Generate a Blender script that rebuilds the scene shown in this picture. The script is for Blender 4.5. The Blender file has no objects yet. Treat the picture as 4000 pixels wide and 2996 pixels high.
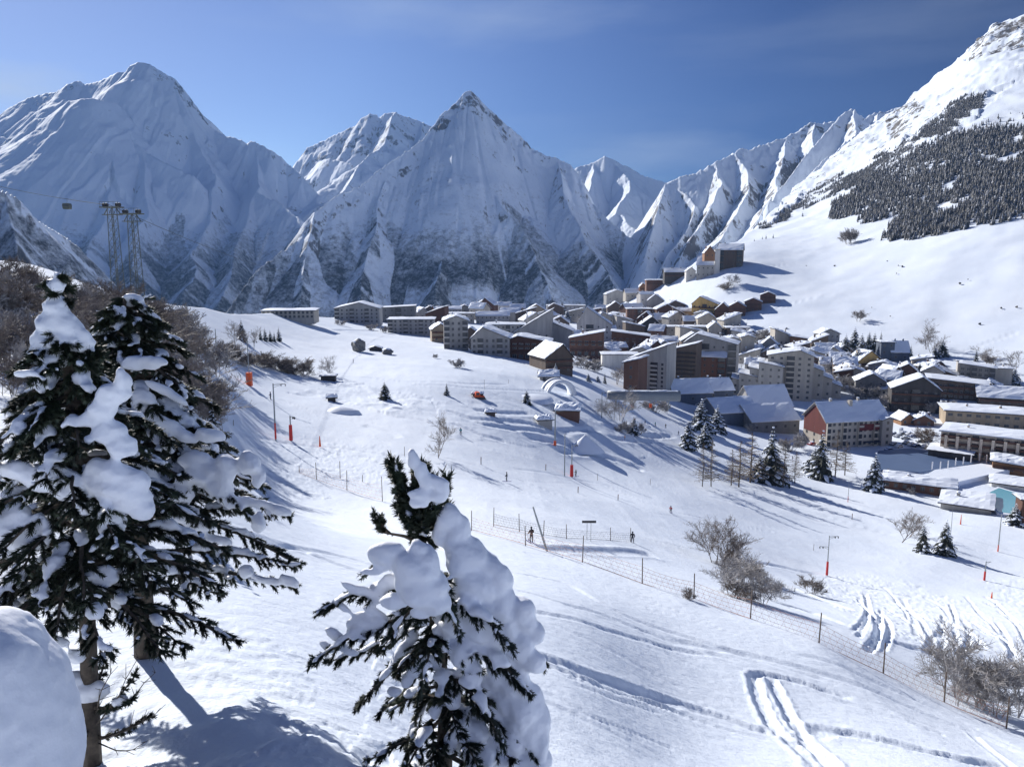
import bpy, math, random
import numpy as np
from mathutils import Vector, Matrix, Quaternion
R = math.radians
scn = bpy.context.scene
col = scn.collection

# ------------------------------------------------------------------ camera
F = 3000.0; W, H = 4000.0, 2996.0
PITCH = R(9.05)
CT, ST = math.cos(PITCH), math.sin(PITCH)
cd = bpy.data.cameras.new("camera"); cam = bpy.data.objects.new("camera", cd); col.objects.link(cam)
cd.sensor_width = 36; cd.lens = 36 * F / W; cd.clip_start = 0.1; cd.clip_end = 30000
cam.location = (0, 0, 0); cam.rotation_euler = (R(90) - PITCH, 0, 0)
scn.camera = cam
# ------------------------------------------------------------------ light
SUN_AZ, SUN_EL = R(38), R(26.8)          # left of the view axis, above the horizon
sd = bpy.data.lights.new("sun", 'SUN'); sd.energy = 5.0; sd.angle = R(0.5); sd.color = (1.0, 0.965, 0.915)
sun = bpy.data.objects.new("sun", sd); col.objects.link(sun)
SV = Vector((-math.sin(SUN_AZ) * math.cos(SUN_EL), math.cos(SUN_AZ) * math.cos(SUN_EL), math.sin(SUN_EL)))
sun.rotation_euler = SV.to_track_quat('Z', 'Y').to_euler()
wd = bpy.data.worlds.new("World"); scn.world = wd; wd.use_nodes = True
nt = wd.node_tree; nt.nodes.clear()
wo = nt.nodes.new('ShaderNodeOutputWorld'); bg = nt.nodes.new('ShaderNodeBackground')
sky = nt.nodes.new('ShaderNodeTexSky'); sky.sky_type = 'NISHITA'; sky.sun_disc = False
sky.sun_elevation = SUN_EL; sky.sun_rotation = -SUN_AZ
sky.altitude = 2400; sky.air_density = 1.0; sky.dust_density = 0.35; sky.ozone_density = 2.2
bg.inputs['Strength'].default_value = 0.074
# thin cirrus: streaked noise over the direction of the sky
tc = nt.nodes.new('ShaderNodeTexCoord'); mp = nt.nodes.new('ShaderNodeMapping')
mp.inputs['Rotation'].default_value = (R(10), R(-14), R(20)); mp.inputs['Scale'].default_value = (1.1, 1.1, 6.5)
nz = nt.nodes.new('ShaderNodeTexNoise'); nz.inputs['Scale'].default_value = 1.7; nz.inputs['Detail'].default_value = 7
nz.inputs['Roughness'].default_value = 0.55; nz.inputs['Distortion'].default_value = 0.35
rp = nt.nodes.new('ShaderNodeValToRGB'); rp.color_ramp.elements[0].position = 0.47; rp.color_ramp.elements[1].position = 0.80
rp.color_ramp.elements[1].color = (0.15, 0.15, 0.15, 1)
mx = nt.nodes.new('ShaderNodeMixRGB'); mx.inputs['Color2'].default_value = (5.6, 6.5, 7.8, 1)
L = nt.links.new
L(tc.outputs['Generated'], mp.inputs['Vector']); L(mp.outputs['Vector'], nz.inputs['Vector'])
L(nz.outputs['Fac'], rp.inputs['Fac'])
hs = nt.nodes.new('ShaderNodeHueSaturation'); hs.inputs['Saturation'].default_value = 1.0; hs.inputs['Value'].default_value = 0.9; hs.inputs['Hue'].default_value = 0.52
gm = nt.nodes.new('ShaderNodeGamma'); gm.inputs['Gamma'].default_value = 1.1
L(sky.outputs['Color'], gm.inputs['Color']); L(gm.outputs['Color'], hs.inputs['Color']); 
# clear mountain air: the sky is deepest at right angles to the sun
dn = nt.nodes.new('ShaderNodeVectorMath'); dn.operation = 'DOT_PRODUCT'; dn.inputs[1].default_value = SV
nn_ = nt.nodes.new('ShaderNodeVectorMath'); nn_.operation = 'NORMALIZE'
ma_ = nt.nodes.new('ShaderNodeMath'); ma_.operation = 'MULTIPLY_ADD'; ma_.inputs[1].default_value = 0.5; ma_.inputs[2].default_value = 0.5
dr = nt.nodes.new('ShaderNodeValToRGB'); el = dr.color_ramp
for p_, c_ in ((0.25, (.85, .88, .95)), (0.5, (.26, .36, .55)), (0.66, (.085, .15, .29)), (0.72, (.09, .155, .29)), (0.80, (.22, .33, .48)), (0.88, (.52, .63, .72)), (0.94, (.86, .94, .93))):
    e_ = el.elements.new(p_); e_.color = (*c_, 1)
el.elements.remove(el.elements[0]); el.elements[-1].color = (1, 1, .93, 1)
dm = nt.nodes.new('ShaderNodeMixRGB'); dm.blend_type = 'MULTIPLY'; dm.inputs['Fac'].default_value = 1
L(tc.outputs['Generated'], nn_.inputs[0]); L(nn_.outputs[0], dn.inputs[0]); L(dn.outputs['Value'], ma_.inputs[0]); L(ma_.outputs[0], dr.inputs['Fac'])
# two soft veils of high cloud at the upper left
veil = None
for (cu, cv_), r0_, sc_ in (((40, 335), .9968, 5.0), ((1560, 10), .9935, 4.0), ((1950, 60), .9950, 4.5), ((2600, 600), .9945, 5.0)):
    a_ = (cu - 2000.0) / F; b_ = (1498.0 - cv_) / F
    cvec = Vector((a_, CT + b_ * ST, -ST + b_ * CT)).normalized()
    sb = nt.nodes.new('ShaderNodeVectorMath'); sb.operation = 'SUBTRACT'; sb.inputs[1].default_value = cvec
    mq = nt.nodes.new('ShaderNodeVectorMath'); mq.operation = 'MULTIPLY'; mq.inputs[1].default_value = (sc_, sc_, sc_ * 4.5)
    lq = nt.nodes.new('ShaderNodeVectorMath'); lq.operation = 'LENGTH'
    nq = nt.nodes.new('ShaderNodeTexNoise'); nq.inputs['Scale'].default_value = 2.2; nq.inputs['Detail'].default_value = 8; nq.inputs['Roughness'].default_value = .6
    mr = nt.nodes.new('ShaderNodeMath'); mr.operation = 'MULTIPLY_ADD'; mr.inputs[1].default_value = -1.0; mr.inputs[2].default_value = .62
    ad = nt.nodes.new('ShaderNodeMath'); ad.operation = 'ADD'
    mm = nt.nodes.new('ShaderNodeMapRange'); mm.inputs['From Min'].default_value = .45; mm.inputs['From Max'].default_value = 1.25; mm.inputs['To Max'].default_value = (.60 if cu < 500 else .22)
    L(nn_.outputs[0], sb.inputs[0]); L(sb.outputs[0], mq.inputs[0]); L(mq.outputs[0], lq.inputs[0]); L(mq.outputs[0], nq.inputs['Vector'])
    L(lq.outputs['Value'], mr.inputs[0]); L(mr.outputs[0], ad.inputs[0]); L(nq.outputs['Fac'], ad.inputs[1]); L(ad.outputs[0], mm.inputs['Value'])
    if veil is None: veil = mm
    else:
        mxx = nt.nodes.new('ShaderNodeMath'); mxx.operation = 'MAXIMUM'; L(veil.outputs[0], mxx.inputs[0]); L(mm.outputs[0], mxx.inputs[1]); veil = mxx
vs_ = nt.nodes.new('ShaderNodeMath'); vs_.operation = 'ADD'; vs_.use_clamp = True; L(veil.outputs[0], vs_.inputs[0]); L(rp.outputs['Color'], vs_.inputs[1]); L(vs_.outputs[0], mx.inputs['Fac'])
L(hs.outputs['Color'], dm.inputs['Color1']); L(dr.outputs['Color'], dm.inputs['Color2'])
L(dm.outputs['Color'], mx.inputs['Color1']); L(mx.outputs['Color'], bg.inputs['Color']); L(bg.outputs['Background'], wo.inputs['Surface'])
scn.view_settings.view_transform = 'Standard'; scn.view_settings.look = 'None'
scn.view_settings.exposure = 0.56; scn.view_settings.gamma = 1.0
scn.render.engine = 'CYCLES'
scn.render.resolution_x = 1024; scn.render.resolution_y = 766

# ------------------------------------------------------------------ helpers
def ray(u, v):
    xr = (u - 2000.0) / F; yu = (1498.0 - v) / F
    return xr, CT + yu * ST, -ST + yu * CT
def P(u, v, Y):
    a, b, c = ray(u, v)
    return Vector((a / b * Y, Y, c / b * Y))
def projuv(x, y, z):
    f = y * CT - z * ST; up = y * ST + z * CT
    return 2000 + F * x / f, 1498 - F * up / f

def hsh(ix, iy, seed):
    h = (ix.astype(np.int64) * 374761393 + iy.astype(np.int64) * 668265263 + seed * 1442695041) & 0xffffffff
    h = ((h ^ (h >> 13)) * 1274126177) & 0xffffffff
    h = (h ^ (h >> 16)) & 0xffffffff
    return h / 4294967295.0
def vn(x, y, seed=0):
    x = np.asarray(x, float); y = np.asarray(y, float)
    ix = np.floor(x); iy = np.floor(y); fx = x - ix; fy = y - iy
    fx = fx * fx * fx * (fx * (fx * 6 - 15) + 10); fy = fy * fy * fy * (fy * (fy * 6 - 15) + 10)
    a = hsh(ix, iy, seed); b = hsh(ix + 1, iy, seed); c = hsh(ix, iy + 1, seed); d = hsh(ix + 1, iy + 1, seed)
    return (a * (1 - fx) + b * fx) * (1 - fy) + (c * (1 - fx) + d * fx) * fy
def fbm(x, y, o=4, seed=0, g=0.5):
    s = 0; a = 1.0; t = 0
    for k in range(o):
        s = s + a * (vn(x, y, seed + k * 17) - 0.5); t += a; a *= g
        x = x * 2.03 + 11.3; y = y * 2.03 - 7.1
    return s / t * 2
def ridged(x, y, o=4, seed=0):
    s = 0; a = 1.0; t = 0
    for k in range(o):
        s = s + a * (1 - np.abs(2 * vn(x, y, seed + k * 13) - 1)); t += a; a *= 0.5
        x = x * 2.05 + 3.3; y = y * 2.05 + 9.1
    return s / t
def sstep(a, b, x):
    t = np.clip((x - a) / (b - a), 0, 1); return t * t * (3 - 2 * t)
def inpoly(u, v, poly):
    ins = np.zeros(u.shape, bool); n = len(poly)
    for i in range(n):
        x1, y1 = poly[i]; x2, y2 = poly[(i + 1) % n]
        if y1 == y2: continue
        c = ((y1 > v) != (y2 > v)) & (u < (x2 - x1) * (v - y1) / (y2 - y1) + x1)
        ins ^= c
    return ins

# ---- materials
def newmat(name):
    m = bpy.data.materials.new(name); m.use_nodes = True
    n = m.node_tree.nodes; b = n['Principled BSDF']
    return m, m.node_tree, b
def node(t, ty, **kw):
    n = t.nodes.new(ty)
    for k, v in kw.items():
        if k in n.inputs: n.inputs[k].default_value = v
        else: setattr(n, k, v)
    return n
def c4(c): return (c[0], c[1], c[2], 1)
_mc = {}
def mat(name, c, rough=0.7, var=0.25, scale=3.0, metal=0.0, streak=0.0, bump=0.0):
    """plain procedural surface: two tones of one colour, optional rain streaks"""
    if name in _mc: return _mc[name]
    m, t, b = newmat(name)
    tcn = node(t, 'ShaderNodeTexCoord'); mpn = node(t, 'ShaderNodeMapping')
    mpn.inputs['Scale'].default_value = (1, 1, 0.12 if streak else 1)
    nn = node(t, 'ShaderNodeTexNoise', Scale=scale, Detail=5.0, Roughness=0.6)
    rr = node(t, 'ShaderNodeValToRGB'); e = rr.color_ramp.elements
    e[0].position = 0.3; e[1].position = 0.7
    e[0].color = c4([x * (1 - var) for x in c]); e[1].color = c4([min(1, x * (1 + var)) for x in c])
    t.links.new(tcn.outputs['Object'], mpn.inputs['Vector']); t.links.new(mpn.outputs['Vector'], nn.inputs['Vector'])
    t.links.new(nn.outputs['Fac'], rr.inputs['Fac']); t.links.new(rr.outputs['Color'], b.inputs['Base Color'])
    b.inputs['Roughness'].default_value = rough; b.inputs['Metallic'].default_value = metal
    if bump:
        bp = node(t, 'ShaderNodeBump', Strength=bump, Distance=0.02)
        t.links.new(nn.outputs['Fac'], bp.inputs['Height']); t.links.new(bp.outputs['Normal'], b.inputs['Normal'])
    _mc[name] = m
    return m
def snowmat(name, col_=(0.86, 0.89, 0.94), scales=((0.6, 0.25), (6.0, 0.05)), sss=0.0):
    if name in _mc: return _mc[name]
    m, t, b = newmat(name)
    tcn = node(t, 'ShaderNodeTexCoord')
    prev = None
    for sc, dist in scales:
        nn = node(t, 'ShaderNodeTexNoise', Scale=sc, Detail=5.0, Roughness=0.55)
        t.links.new(tcn.outputs['Object'], nn.inputs['Vector'])
        bp = node(t, 'ShaderNodeBump', Strength=0.6, Distance=dist)
        t.links.new(nn.outputs['Fac'], bp.inputs['Height'])
        if prev: t.links.new(prev.outputs['Normal'], bp.inputs['Normal'])
        prev = bp
    t.links.new(prev.outputs['Normal'], b.inputs['Normal'])
    b.inputs['Base Color'].default_value = c4(col_); b.inputs['Roughness'].default_value = 0.55
    b.inputs['Specular IOR Level'].default_value = 0.25
    if sss:
        b.inputs['Subsurface Weight'].default_value = sss; b.inputs['Subsurface Radius'].default_value = (0.05, 0.06, 0.08)
        b.inputs['Subsurface Scale'].default_value = 1.0
    _mc[name] = m
    return m

# ---- mesh builder
class MB:
    def __init__(s): s.v = []; s.f = []; s.m = []
    def add(s, vs, fs, mi=0):
        o = len(s.v); s.v.extend([tuple(q) for q in vs]); s.f.extend([tuple(i + o for i in q) for q in fs]); s.m.extend([mi] * len(fs))
    def box(s, x0, x1, y0, y1, z0, z1, mi=0, M=None):
        vs = [(x, y, z) for z in (z0, z1) for y in (y0, y1) for x in (x0, x1)]
        if M is not None: vs = [M @ Vector(q) for q in vs]
        s.add(vs, [(0, 2, 3, 1), (4, 5, 7, 6), (0, 1, 5, 4), (2, 6, 7, 3), (0, 4, 6, 2), (1, 3, 7, 5)], mi)
    def tube(s, pts, rad, n=6, mi=0, cap=True):
        pts = [Vector(p) for p in pts]
        if not hasattr(rad, '__len__'): rad = [rad] * len(pts)
        vs = []
        for i, p in enumerate(pts):
            d = (pts[min(i + 1, len(pts) - 1)] - pts[max(i - 1, 0)])
            if d.length < 1e-9: d = Vector((0, 0, 1))
            d.normalize()
            a = d.cross(Vector((0, 0, 1)) if abs(d.z) < 0.9 else Vector((1, 0, 0))).normalized(); b = d.cross(a)
            for k in range(n):
                t = 2 * math.pi * k / n
                vs.append(p + (a * math.cos(t) + b * math.sin(t)) * rad[i])
        fs = []
        for i in range(len(pts) - 1):
            for k in range(n):
                k2 = (k + 1) % n
                fs.append((i * n + k, i * n + k2, (i + 1) * n + k2, (i + 1) * n + k))
        if cap:
            fs.append(tuple(range(n - 1, -1, -1))); fs.append(tuple((len(pts) - 1) * n + k for k in range(n)))
        s.add(vs, fs, mi)
    def prism(s, poly, axis, a, b, mi=0):
        """extrude a polygon: axis 'y' -> poly in xz, axis 'x' -> poly in yz, 'z' -> poly in xy"""
        n = len(poly)
        mk = {'y': lambda p, t: (p[0], t, p[1]), 'x': lambda p, t: (t, p[0], p[1]), 'z': lambda p, t: (p[0], p[1], t)}[axis]
        vs = [mk(p, a) for p in poly] + [mk(p, b) for p in poly]
        fs = [tuple(range(n)), tuple(range(2 * n - 1, n - 1, -1))] + [(i, i + n, (i + 1) % n + n, (i + 1) % n) for i in range(n)]
        s.add(vs, fs, mi)
    def blob(s, c, r, seed=0, mi=0, nu=10, nv=7, amp=0.18, M=None):
        """lumpy ellipsoid"""
        rnd = random.Random(seed); ph = [rnd.uniform(0, 6.28) for _ in range(6)]
        if not hasattr(r, '__len__'): r = (r, r, r)
        vs = []
        for j in range(nv + 1):
            th = math.pi * j / nv
            for i in range(nu):
                p = 2 * math.pi * i / nu
                d = Vector((math.sin(th) * math.cos(p), math.sin(th) * math.sin(p), math.cos(th)))
                k = 1 + amp * (math.sin(3 * d.x + ph[0]) * math.sin(2.6 * d.y + ph[1]) + 0.5 * math.sin(5 * d.z + ph[2] + 3 * d.x))
                q = Vector((d.x * r[0] * k, d.y * r[1] * k, d.z * r[2] * k))
                if M is not None: q = M @ q
                vs.append(Vector(c) + q)
        fs = []
        for j in range(nv):
            for i in range(nu):
                i2 = (i + 1) % nu
                if j == 0: fs.append((i, (j + 1) * nu + i, (j + 1) * nu + i2))
                elif j == nv - 1: fs.append((j * nu + i, (j + 1) * nu + i, j * nu + i2))
                else: fs.append((j * nu + i, (j + 1) * nu + i, (j + 1) * nu + i2, j * nu + i2))
        s.add(vs, fs, mi)
    def build(s, name, mats, parent=None, smooth=False, loc=None):
        me = bpy.data.meshes.new(name); me.from_pydata([tuple(q) for q in s.v], [], s.f)
        if not isinstance(mats, (list, tuple)): mats = [mats]
        for m in mats: me.materials.append(m)
        if len(mats) > 1: me.polygons.foreach_set('material_index', s.m)
        if smooth: me.polygons.foreach_set('use_smooth', [True] * len(me.polygons))
        me.update()
        o = bpy.data.objects.new(name, me); col.objects.link(o)
        if parent is not None: o.parent = parent
        if loc is not None: o.location = loc
        return o
def thing(name, label, cat, loc=(0, 0, 0), rz=0, group=None):
    o = bpy.data.objects.new(name, None); col.objects.link(o); o.empty_display_size = 0.2
    o.location = loc; o.rotation_euler = (0, 0, rz); tag(o, label, cat, group); return o
def tag(o, label=None, cat=None, group=None, kind=None):
    if label: o['label'] = label
    if cat: o['category'] = cat
    if group: o['group'] = group
    if kind: o['kind'] = kind
    return o
def dup(root, loc, rz=0, sc=1.0, label=None, group=None, sz=None):
    r = root.copy(); col.objects.link(r); r.location = loc; r.rotation_euler = (0, 0, rz)
    r.scale = (sc, sc, sc if sz is None else sz)
    if label: r['label'] = label
    if group: r['group'] = group
    for ch in kids[root.name]:
        c = ch.copy(); col.objects.link(c); c.parent = r
        for g in kids.get(ch.name, []):
            d = g.copy(); col.objects.link(d); d.parent = c
    return r
kids = {}
def reg(root):
    """remember a thing's parts so that copies can be made of it"""
    kids.clear() if len(kids) > 4000 else None
    kids[root.name] = [o for o in col.objects if o.parent == root]
    for c in kids[root.name]: kids[c.name] = [o for o in col.objects if o.parent == c]
    return root
def grid_mesh(name, X, Y, Z, mats, attrs=None, smooth=True):
    ny, nx = X.shape
    me = bpy.data.meshes.new(name)
    co = np.stack([X, Y, Z], -1).reshape(-1, 3).astype(np.float32)
    idx = np.arange(ny * nx).reshape(ny, nx)
    q = np.stack([idx[:-1, :-1], idx[:-1, 1:], idx[1:, 1:], idx[1:, :-1]], -1).reshape(-1, 4)
    me.vertices.add(len(co)); me.vertices.foreach_set('co', co.ravel())
    me.loops.add(q.size); me.loops.foreach_set('vertex_index', q.ravel().astype(np.int32))
    me.polygons.add(len(q)); me.polygons.foreach_set('loop_start', np.arange(0, q.size, 4, dtype=np.int32))
    me.polygons.foreach_set('loop_total', np.full(len(q), 4, dtype=np.int32))
    for m in mats: me.materials.append(m)
    me.update(calc_edges=True)
    me.polygons.foreach_set('use_smooth', np.full(len(q), smooth))
    for k, a in (attrs or {}).items():
        at = me.attributes.new(k, 'FLOAT', 'POINT'); at.data.foreach_set('value', a.ravel().astype(np.float32))
    me.validate(); me.update()
    o = bpy.data.objects.new(name, me); col.objects.link(o); return o
# ------------------------------------------------------------------ terrain: one sheet of snow from the feet of the camera to the right-hand mountain
# skyline of that sheet: picture column, row and distance where it turns away
EDGE = [(-900,900,80),(-400,960,90),(0,1020,110),(300,1090,140),(560,1172,220),(800,1205,300),(1000,1225,380),(1270,1240,560),(1500,1232,800),
        (2000,1215,1000),(2400,1195,1060),(2550,1120,1000),(2700,1040,980),(2800,985,1050),(2963,880,1350),(3094,735,1600),(3224,637,1680),(3369,507,1760),
        (3507,427,1800),(3565,369,1800),(3789,188,1800),(3869,109,1780),(4000,58,1750),(4400,-60,1650),(5200,-200,1500)]
CPS = [(0,2996,9),(0,2500,13),(0,2000,20),(0,1500,40),(0,1200,75),
 (570,2996,8.5),(570,2560,12),(570,2300,17),(570,2000,26),(570,1700,42),(570,1500,62),(570,1300,110),
 (1200,2996,8),(1200,2700,12.5),(1200,2400,20),(1200,2200,32),(1200,2050,50),(1240,1880,112),(1100,1710,140),(975,1505,190),(1000,1300,320),
 (1200,1600,180),(1200,1400,290),(800,1600,110),(850,1850,80),
 (1730,2996,12),(1730,2700,18),(1730,2400,29),(1730,2200,48),(1730,2060,82),(1730,1900,120),(1730,1700,170),(1730,1500,245),(1730,1400,340),(1730,1330,480),(1730,1280,660),
 (2280,2996,16),(2280,2700,24),(2280,2450,36),(2280,2190,72),(2280,2000,125),(2280,1850,190),(2280,1700,235),(2280,1530,310),(2280,1450,410),(2280,1400,510),(2280,1300,750),
 (2620,2996,21),(2620,2700,33),(2620,2500,45),(2710,2345,62),(2620,2200,95),(2620,1990,170),(2620,1850,230),(2620,1700,300),(2620,1530,440),(2620,1400,600),(2620,1300,790),(2560,1200,900),
 (3200,2996,27),(3200,2750,40),(3200,2515,55),(3200,2400,80),(3200,2240,150),(3200,2000,230),(3200,1900,270),(3200,1740,345),(3200,1600,430),(3200,1450,535),(3200,1400,580),(3200,1250,690),(3200,1000,930),(3200,850,1200),(3200,720,1520),
 (3700,2996,32),(3690,2740,52),(3700,2500,85),(3700,2260,165),(3700,2150,190),(3700,2000,245),(3700,1800,312),(3700,1600,425),(3700,1450,520),(3700,1350,575),(3700,1230,640),(3700,1000,765),(3700,880,865),(3700,650,1100),(3700,400,1450),
 (4000,2996,38),(4000,2850,50),(4000,2600,80),(4000,2300,160),(4000,1950,262),(4000,1700,360),(4000,1560,450),(4000,1430,505),(4000,1270,580),(4000,1000,705),(4000,870,785),(4000,700,920),(4000,450,1180),
 (2850,1075,880),(2900,1250,740),(-900,2996,8),(-900,2000,22),(-900,1300,55),(5000,2996,40),(5000,2400,120),(5000,1800,300),(5000,1300,480),(5000,800,660),(5000,200,1050)]
def _q(u, v, Y):
    a, b, c = ray(u, v); return (a / b, math.log(Y)), c / b
_pts = []; _val = []
for u_, v_, Y_ in CPS + EDGE:
    p_, s_ = _q(u_, v_, Y_); _pts.append((p_[0] * 2.6, p_[1])); _val.append(s_)
_pts = np.array(_pts); _val = np.array(_val)
def _phi(d2): return 0.5 * d2 * np.log(d2 + 1e-12)
def _fit():
    n = len(_pts); d2 = ((_pts[:, None] - _pts[None]) ** 2).sum(-1)
    K = _phi(d2) + np.eye(n) * 0.002; Q = np.hstack([np.ones((n, 1)), _pts])
    A = np.zeros((n + 3, n + 3)); A[:n, :n] = K; A[:n, n:] = Q; A[n:, :n] = Q.T
    return np.linalg.solve(A, np.concatenate([_val, np.zeros(3)]))
_w = _fit()
def tps(xi, lnY):
    xi = np.asarray(xi, float) * 2.6; lnY = np.asarray(lnY, float)
    out = np.full(xi.shape, _w[-3]) + _w[-2] * xi + _w[-1] * lnY
    for (a, b), w in zip(_pts, _w[:-3]):
        out += w * _phi((xi - a) ** 2 + (lnY - b) ** 2)
    return out
_ex = np.array([_q(*e)[0][0] for e in EDGE]); _ey = np.array([math.log(e[2]) for e in EDGE])
def edgeY(xi): return np.exp(np.interp(xi, _ex, _ey))
def base_z(x, y):
    """smooth height of the snow"""
    x = np.asarray(x, float); y = np.asarray(y, float)
    yc = np.maximum(y, 7.0); xi = np.clip(x / yc, -1.3, 1.3)
    eY = edgeY(xi); ys = np.minimum(yc, eY)
    s = tps(xi, np.log(ys)); z = s * ys
    over = np.maximum(yc - eY, 0)
    ze = z - over * 0.10 - np.minimum(over, 4000) ** 1.25 * 0.12
    zn = ze + (7.0 - np.minimum(y, 7.0)) * 0.40
    return np.where(y < 7, np.minimum(zn, -1.9 + 0.1 * np.abs(x)), ze)
_lnY = np.linspace(math.log(7), math.log(2500), 900)
def hit(u, v):
    """where the line of sight of a picture point meets the snow"""
    a, b, c = ray(u, v); xi = a / b; s = c / b
    eY = float(edgeY(xi)); L_ = _lnY[_lnY <= math.log(eY)]
    g = tps(np.full(L_.shape, xi), L_)
    k = np.nonzero(g >= s)[0]
    if len(k) == 0: Y = eY
    else:
        i = k[0]
        if i == 0: Y = math.exp(L_[0])
        else:
            t = (s - g[i - 1]) / (g[i] - g[i - 1]); Y = math.exp(L_[i - 1] + t * (L_[i] - L_[i - 1]))
    x = xi * Y
    return Vector((x, Y, float(base_z(np.array([x]), np.array([Y]))[0])))
def gz(x, y): return float(base_z(np.array([x]), np.array([y]))[0])

# tracks and furrows pressed into the snow: (picture polyline, width m, depth m, roughness)
TR = [
 ([(1860,2480),(2080,2560),(2230,2610),(2350,2655),(2500,2700),(2650,2745),(2800,2790),(2960,2850),(3060,2870)], .42,.20,.8),
 ([(2120,2600),(2300,2665),(2600,2760),(2900,2860),(3010,2890)], .12,.10,.3),
 ([(2940,2640),(2955,2700),(2990,2790),(3030,2850),(3090,2880)], .30,.26,.8),
 ([(3010,2650),(3040,2720),(3080,2790),(3120,2850),(3150,2880)], .30,.26,.8),
 ([(2935,2645),(2990,2640),(3080,2660),(3180,2690),(3330,2740)], .30,.24,.7),
 ([(3140,2870),(3240,2850),(3400,2880),(3600,2930),(3800,2980),(3960,3010)], .50,.26,.9),
 ([(3090,2880),(3150,2930),(3230,3000),(3260,3060)], .45,.28,.9),
 ([(3120,2870),(3200,2930),(3270,3000)], .30,.22,.9),
 ([(700,2030),(900,2060),(1150,2130),(1400,2230),(1640,2310)], .35,.14,.1),
 ([(950,2090),(1180,2140),(1300,2160),(1440,2200),(1600,2260)], .30,.12,.1),
 ([(1000,1975),(1200,2030),(1400,2090),(1520,2110)], .30,.10,.1),
 ([(1110,1950),(1300,1990),(1500,2040),(1640,2110),(1760,2160)], .35,.12,.1),
 ([(1980,2230),(2200,2270),(2330,2350),(2450,2410),(2620,2470),(2800,2530),(3000,2600),(3300,2690)], .30,.14,.1),
 ([(2000,2300),(2200,2360),(2350,2400),(2500,2460),(2700,2530),(2900,2600)], .28,.12,.1),
 ([(2060,2390),(2300,2440),(2500,2500),(2650,2540),(2820,2570)], .28,.13,.4),
 ([(1960,2170),(2100,2200),(2400,2290),(2600,2370),(2900,2500)], .25,.08,.1),
 ([(2600,2490),(2900,2560),(3200,2640),(3500,2740),(3800,2860),(4000,2950)], .45,.16,.3),
 ([(3100,2560),(3300,2620),(3500,2700),(3700,2790),(4000,2930)], .35,.14,.2),
 ([(3200,2720),(3400,2780),(3600,2850),(3700,2880)], .18,.10,.1),
 ([(3200,2690),(3400,2750),(3600,2830),(3680,2860)], .18,.10,.1),
 ([(3790,2860),(3850,2920),(3940,2990),(4000,3040)], .25,.14,.2),
 ([(1640,1770),(1850,1815),(2050,1880),(2200,1940),(2300,1975)], .5,.18,.1),
 ([(1650,1795),(1850,1845),(2000,1900),(2150,1960)], .5,.16,.1),
 ([(2000,1830),(2150,1850),(2350,1880),(2480,1940),(2620,1995),(2800,2030)], .5,.14,.1),
 ([(2780,1910),(3000,1960),(3200,2010),(3350,2055),(3500,2090)], .9,.30,.3),
 ([(2760,1940),(2950,1990),(3150,2040),(3300,2070)], .8,.22,.3),
 ([(2850,1890),(3050,1920),(3300,1975),(3500,2030),(3560,2040)], 1.0,.3,.3),
 ([(850,1480),(950,1520),(1100,1560),(1250,1620),(1400,1690),(1540,1740)], .5,.16,.1),
 ([(860,1650),(950,1690),(1060,1705),(1300,1740),(1600,1790)], .6,.2,.4),
 ([(1420,1660),(1520,1690),(1560,1710)], 1.0,.3,.2),
 ([(1330,1475),(1450,1480),(1600,1500),(1800,1505),(2000,1505)], .8,.3,.2),
 ([(1600,1510),(1800,1520),(2000,1528),(2150,1530)], .7,.25,.2),
 ([(1740,1600),(1850,1640),(2050,1650),(2200,1690),(2350,1680)], 1.4,.5,.2),
 ([(1780,1620),(1900,1665),(2080,1680),(2240,1700)], 1.2,.45,.2),
 ([(1760,1650),(1880,1700),(1980,1725)], 1.2,.4,.3),
 ([(1850,1600),(1950,1615),(2080,1620)], 1.3,.5,.3),
 ([(2160,1750),(2300,1760),(2400,1790),(2520,1840)], 2.0,.9,.2),
 ([(2050,1700),(2150,1720),(2260,1740)], 1.6,.7,.2),
 ([(2370,1710),(2480,1720),(2600,1735),(2700,1760)], 1.2,.4,.2),
 ([(2300,1640),(2400,1680),(2520,1700),(2640,1700)], 1.2,.4,.2),
 ([(3130,2380),(3260,2430),(3400,2480),(3560,2530),(3700,2560)], 1.0,.45,.3),
 ([(2960,2250),(3080,2290),(3200,2340),(3330,2390)], .8,.35,.4),
 ([(2130,2140),(2300,2150),(2500,2160),(2560,2175)], 1.2,.5,.1),
 ([(2860,2180),(3050,2210),(3200,2240)], .8,.3,.3),
 ([(1680,1350),(1800,1362),(2000,1420),(2200,1440)], 1.0,.4,.2),
 ([(1300,1290),(1450,1290),(1700,1310)], 2.0,.6,.3),
 ([(3600,1440),(3700,1400),(3850,1340),(3990,1290)], 1.2,.6,.1),
 ([(2800,1290),(3000,1220),(3200,1160),(3500,1110)], 1.0,.5,.1),
 ([(2600,1170),(2680,1150),(2800,1110),(2950,1060),(3100,1030)], 1.2,.5,.1),
]
rndt = random.Random(12)
for _ in range(46):
    u_ = rndt.uniform(900, 3300); v_ = rndt.uniform(1450, 2250) if u_ > 1300 else rndt.uniform(1450, 1800); a_ = rndt.uniform(.12, .5); pl = [(u_, v_)]
    for _k in range(rndt.randint(3, 7)):
        a_ += rndt.uniform(-.10, .10); st_ = rndt.uniform(50, 110) * (.5 + (v_ - 1400) / 900); u_ += st_ * math.cos(a_); v_ += st_ * math.sin(a_) * .8; pl.append((u_, v_))
    if u_ < 3900: TR.append((pl, rndt.uniform(.16, .34), rndt.uniform(.05, .10), .1))
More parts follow.
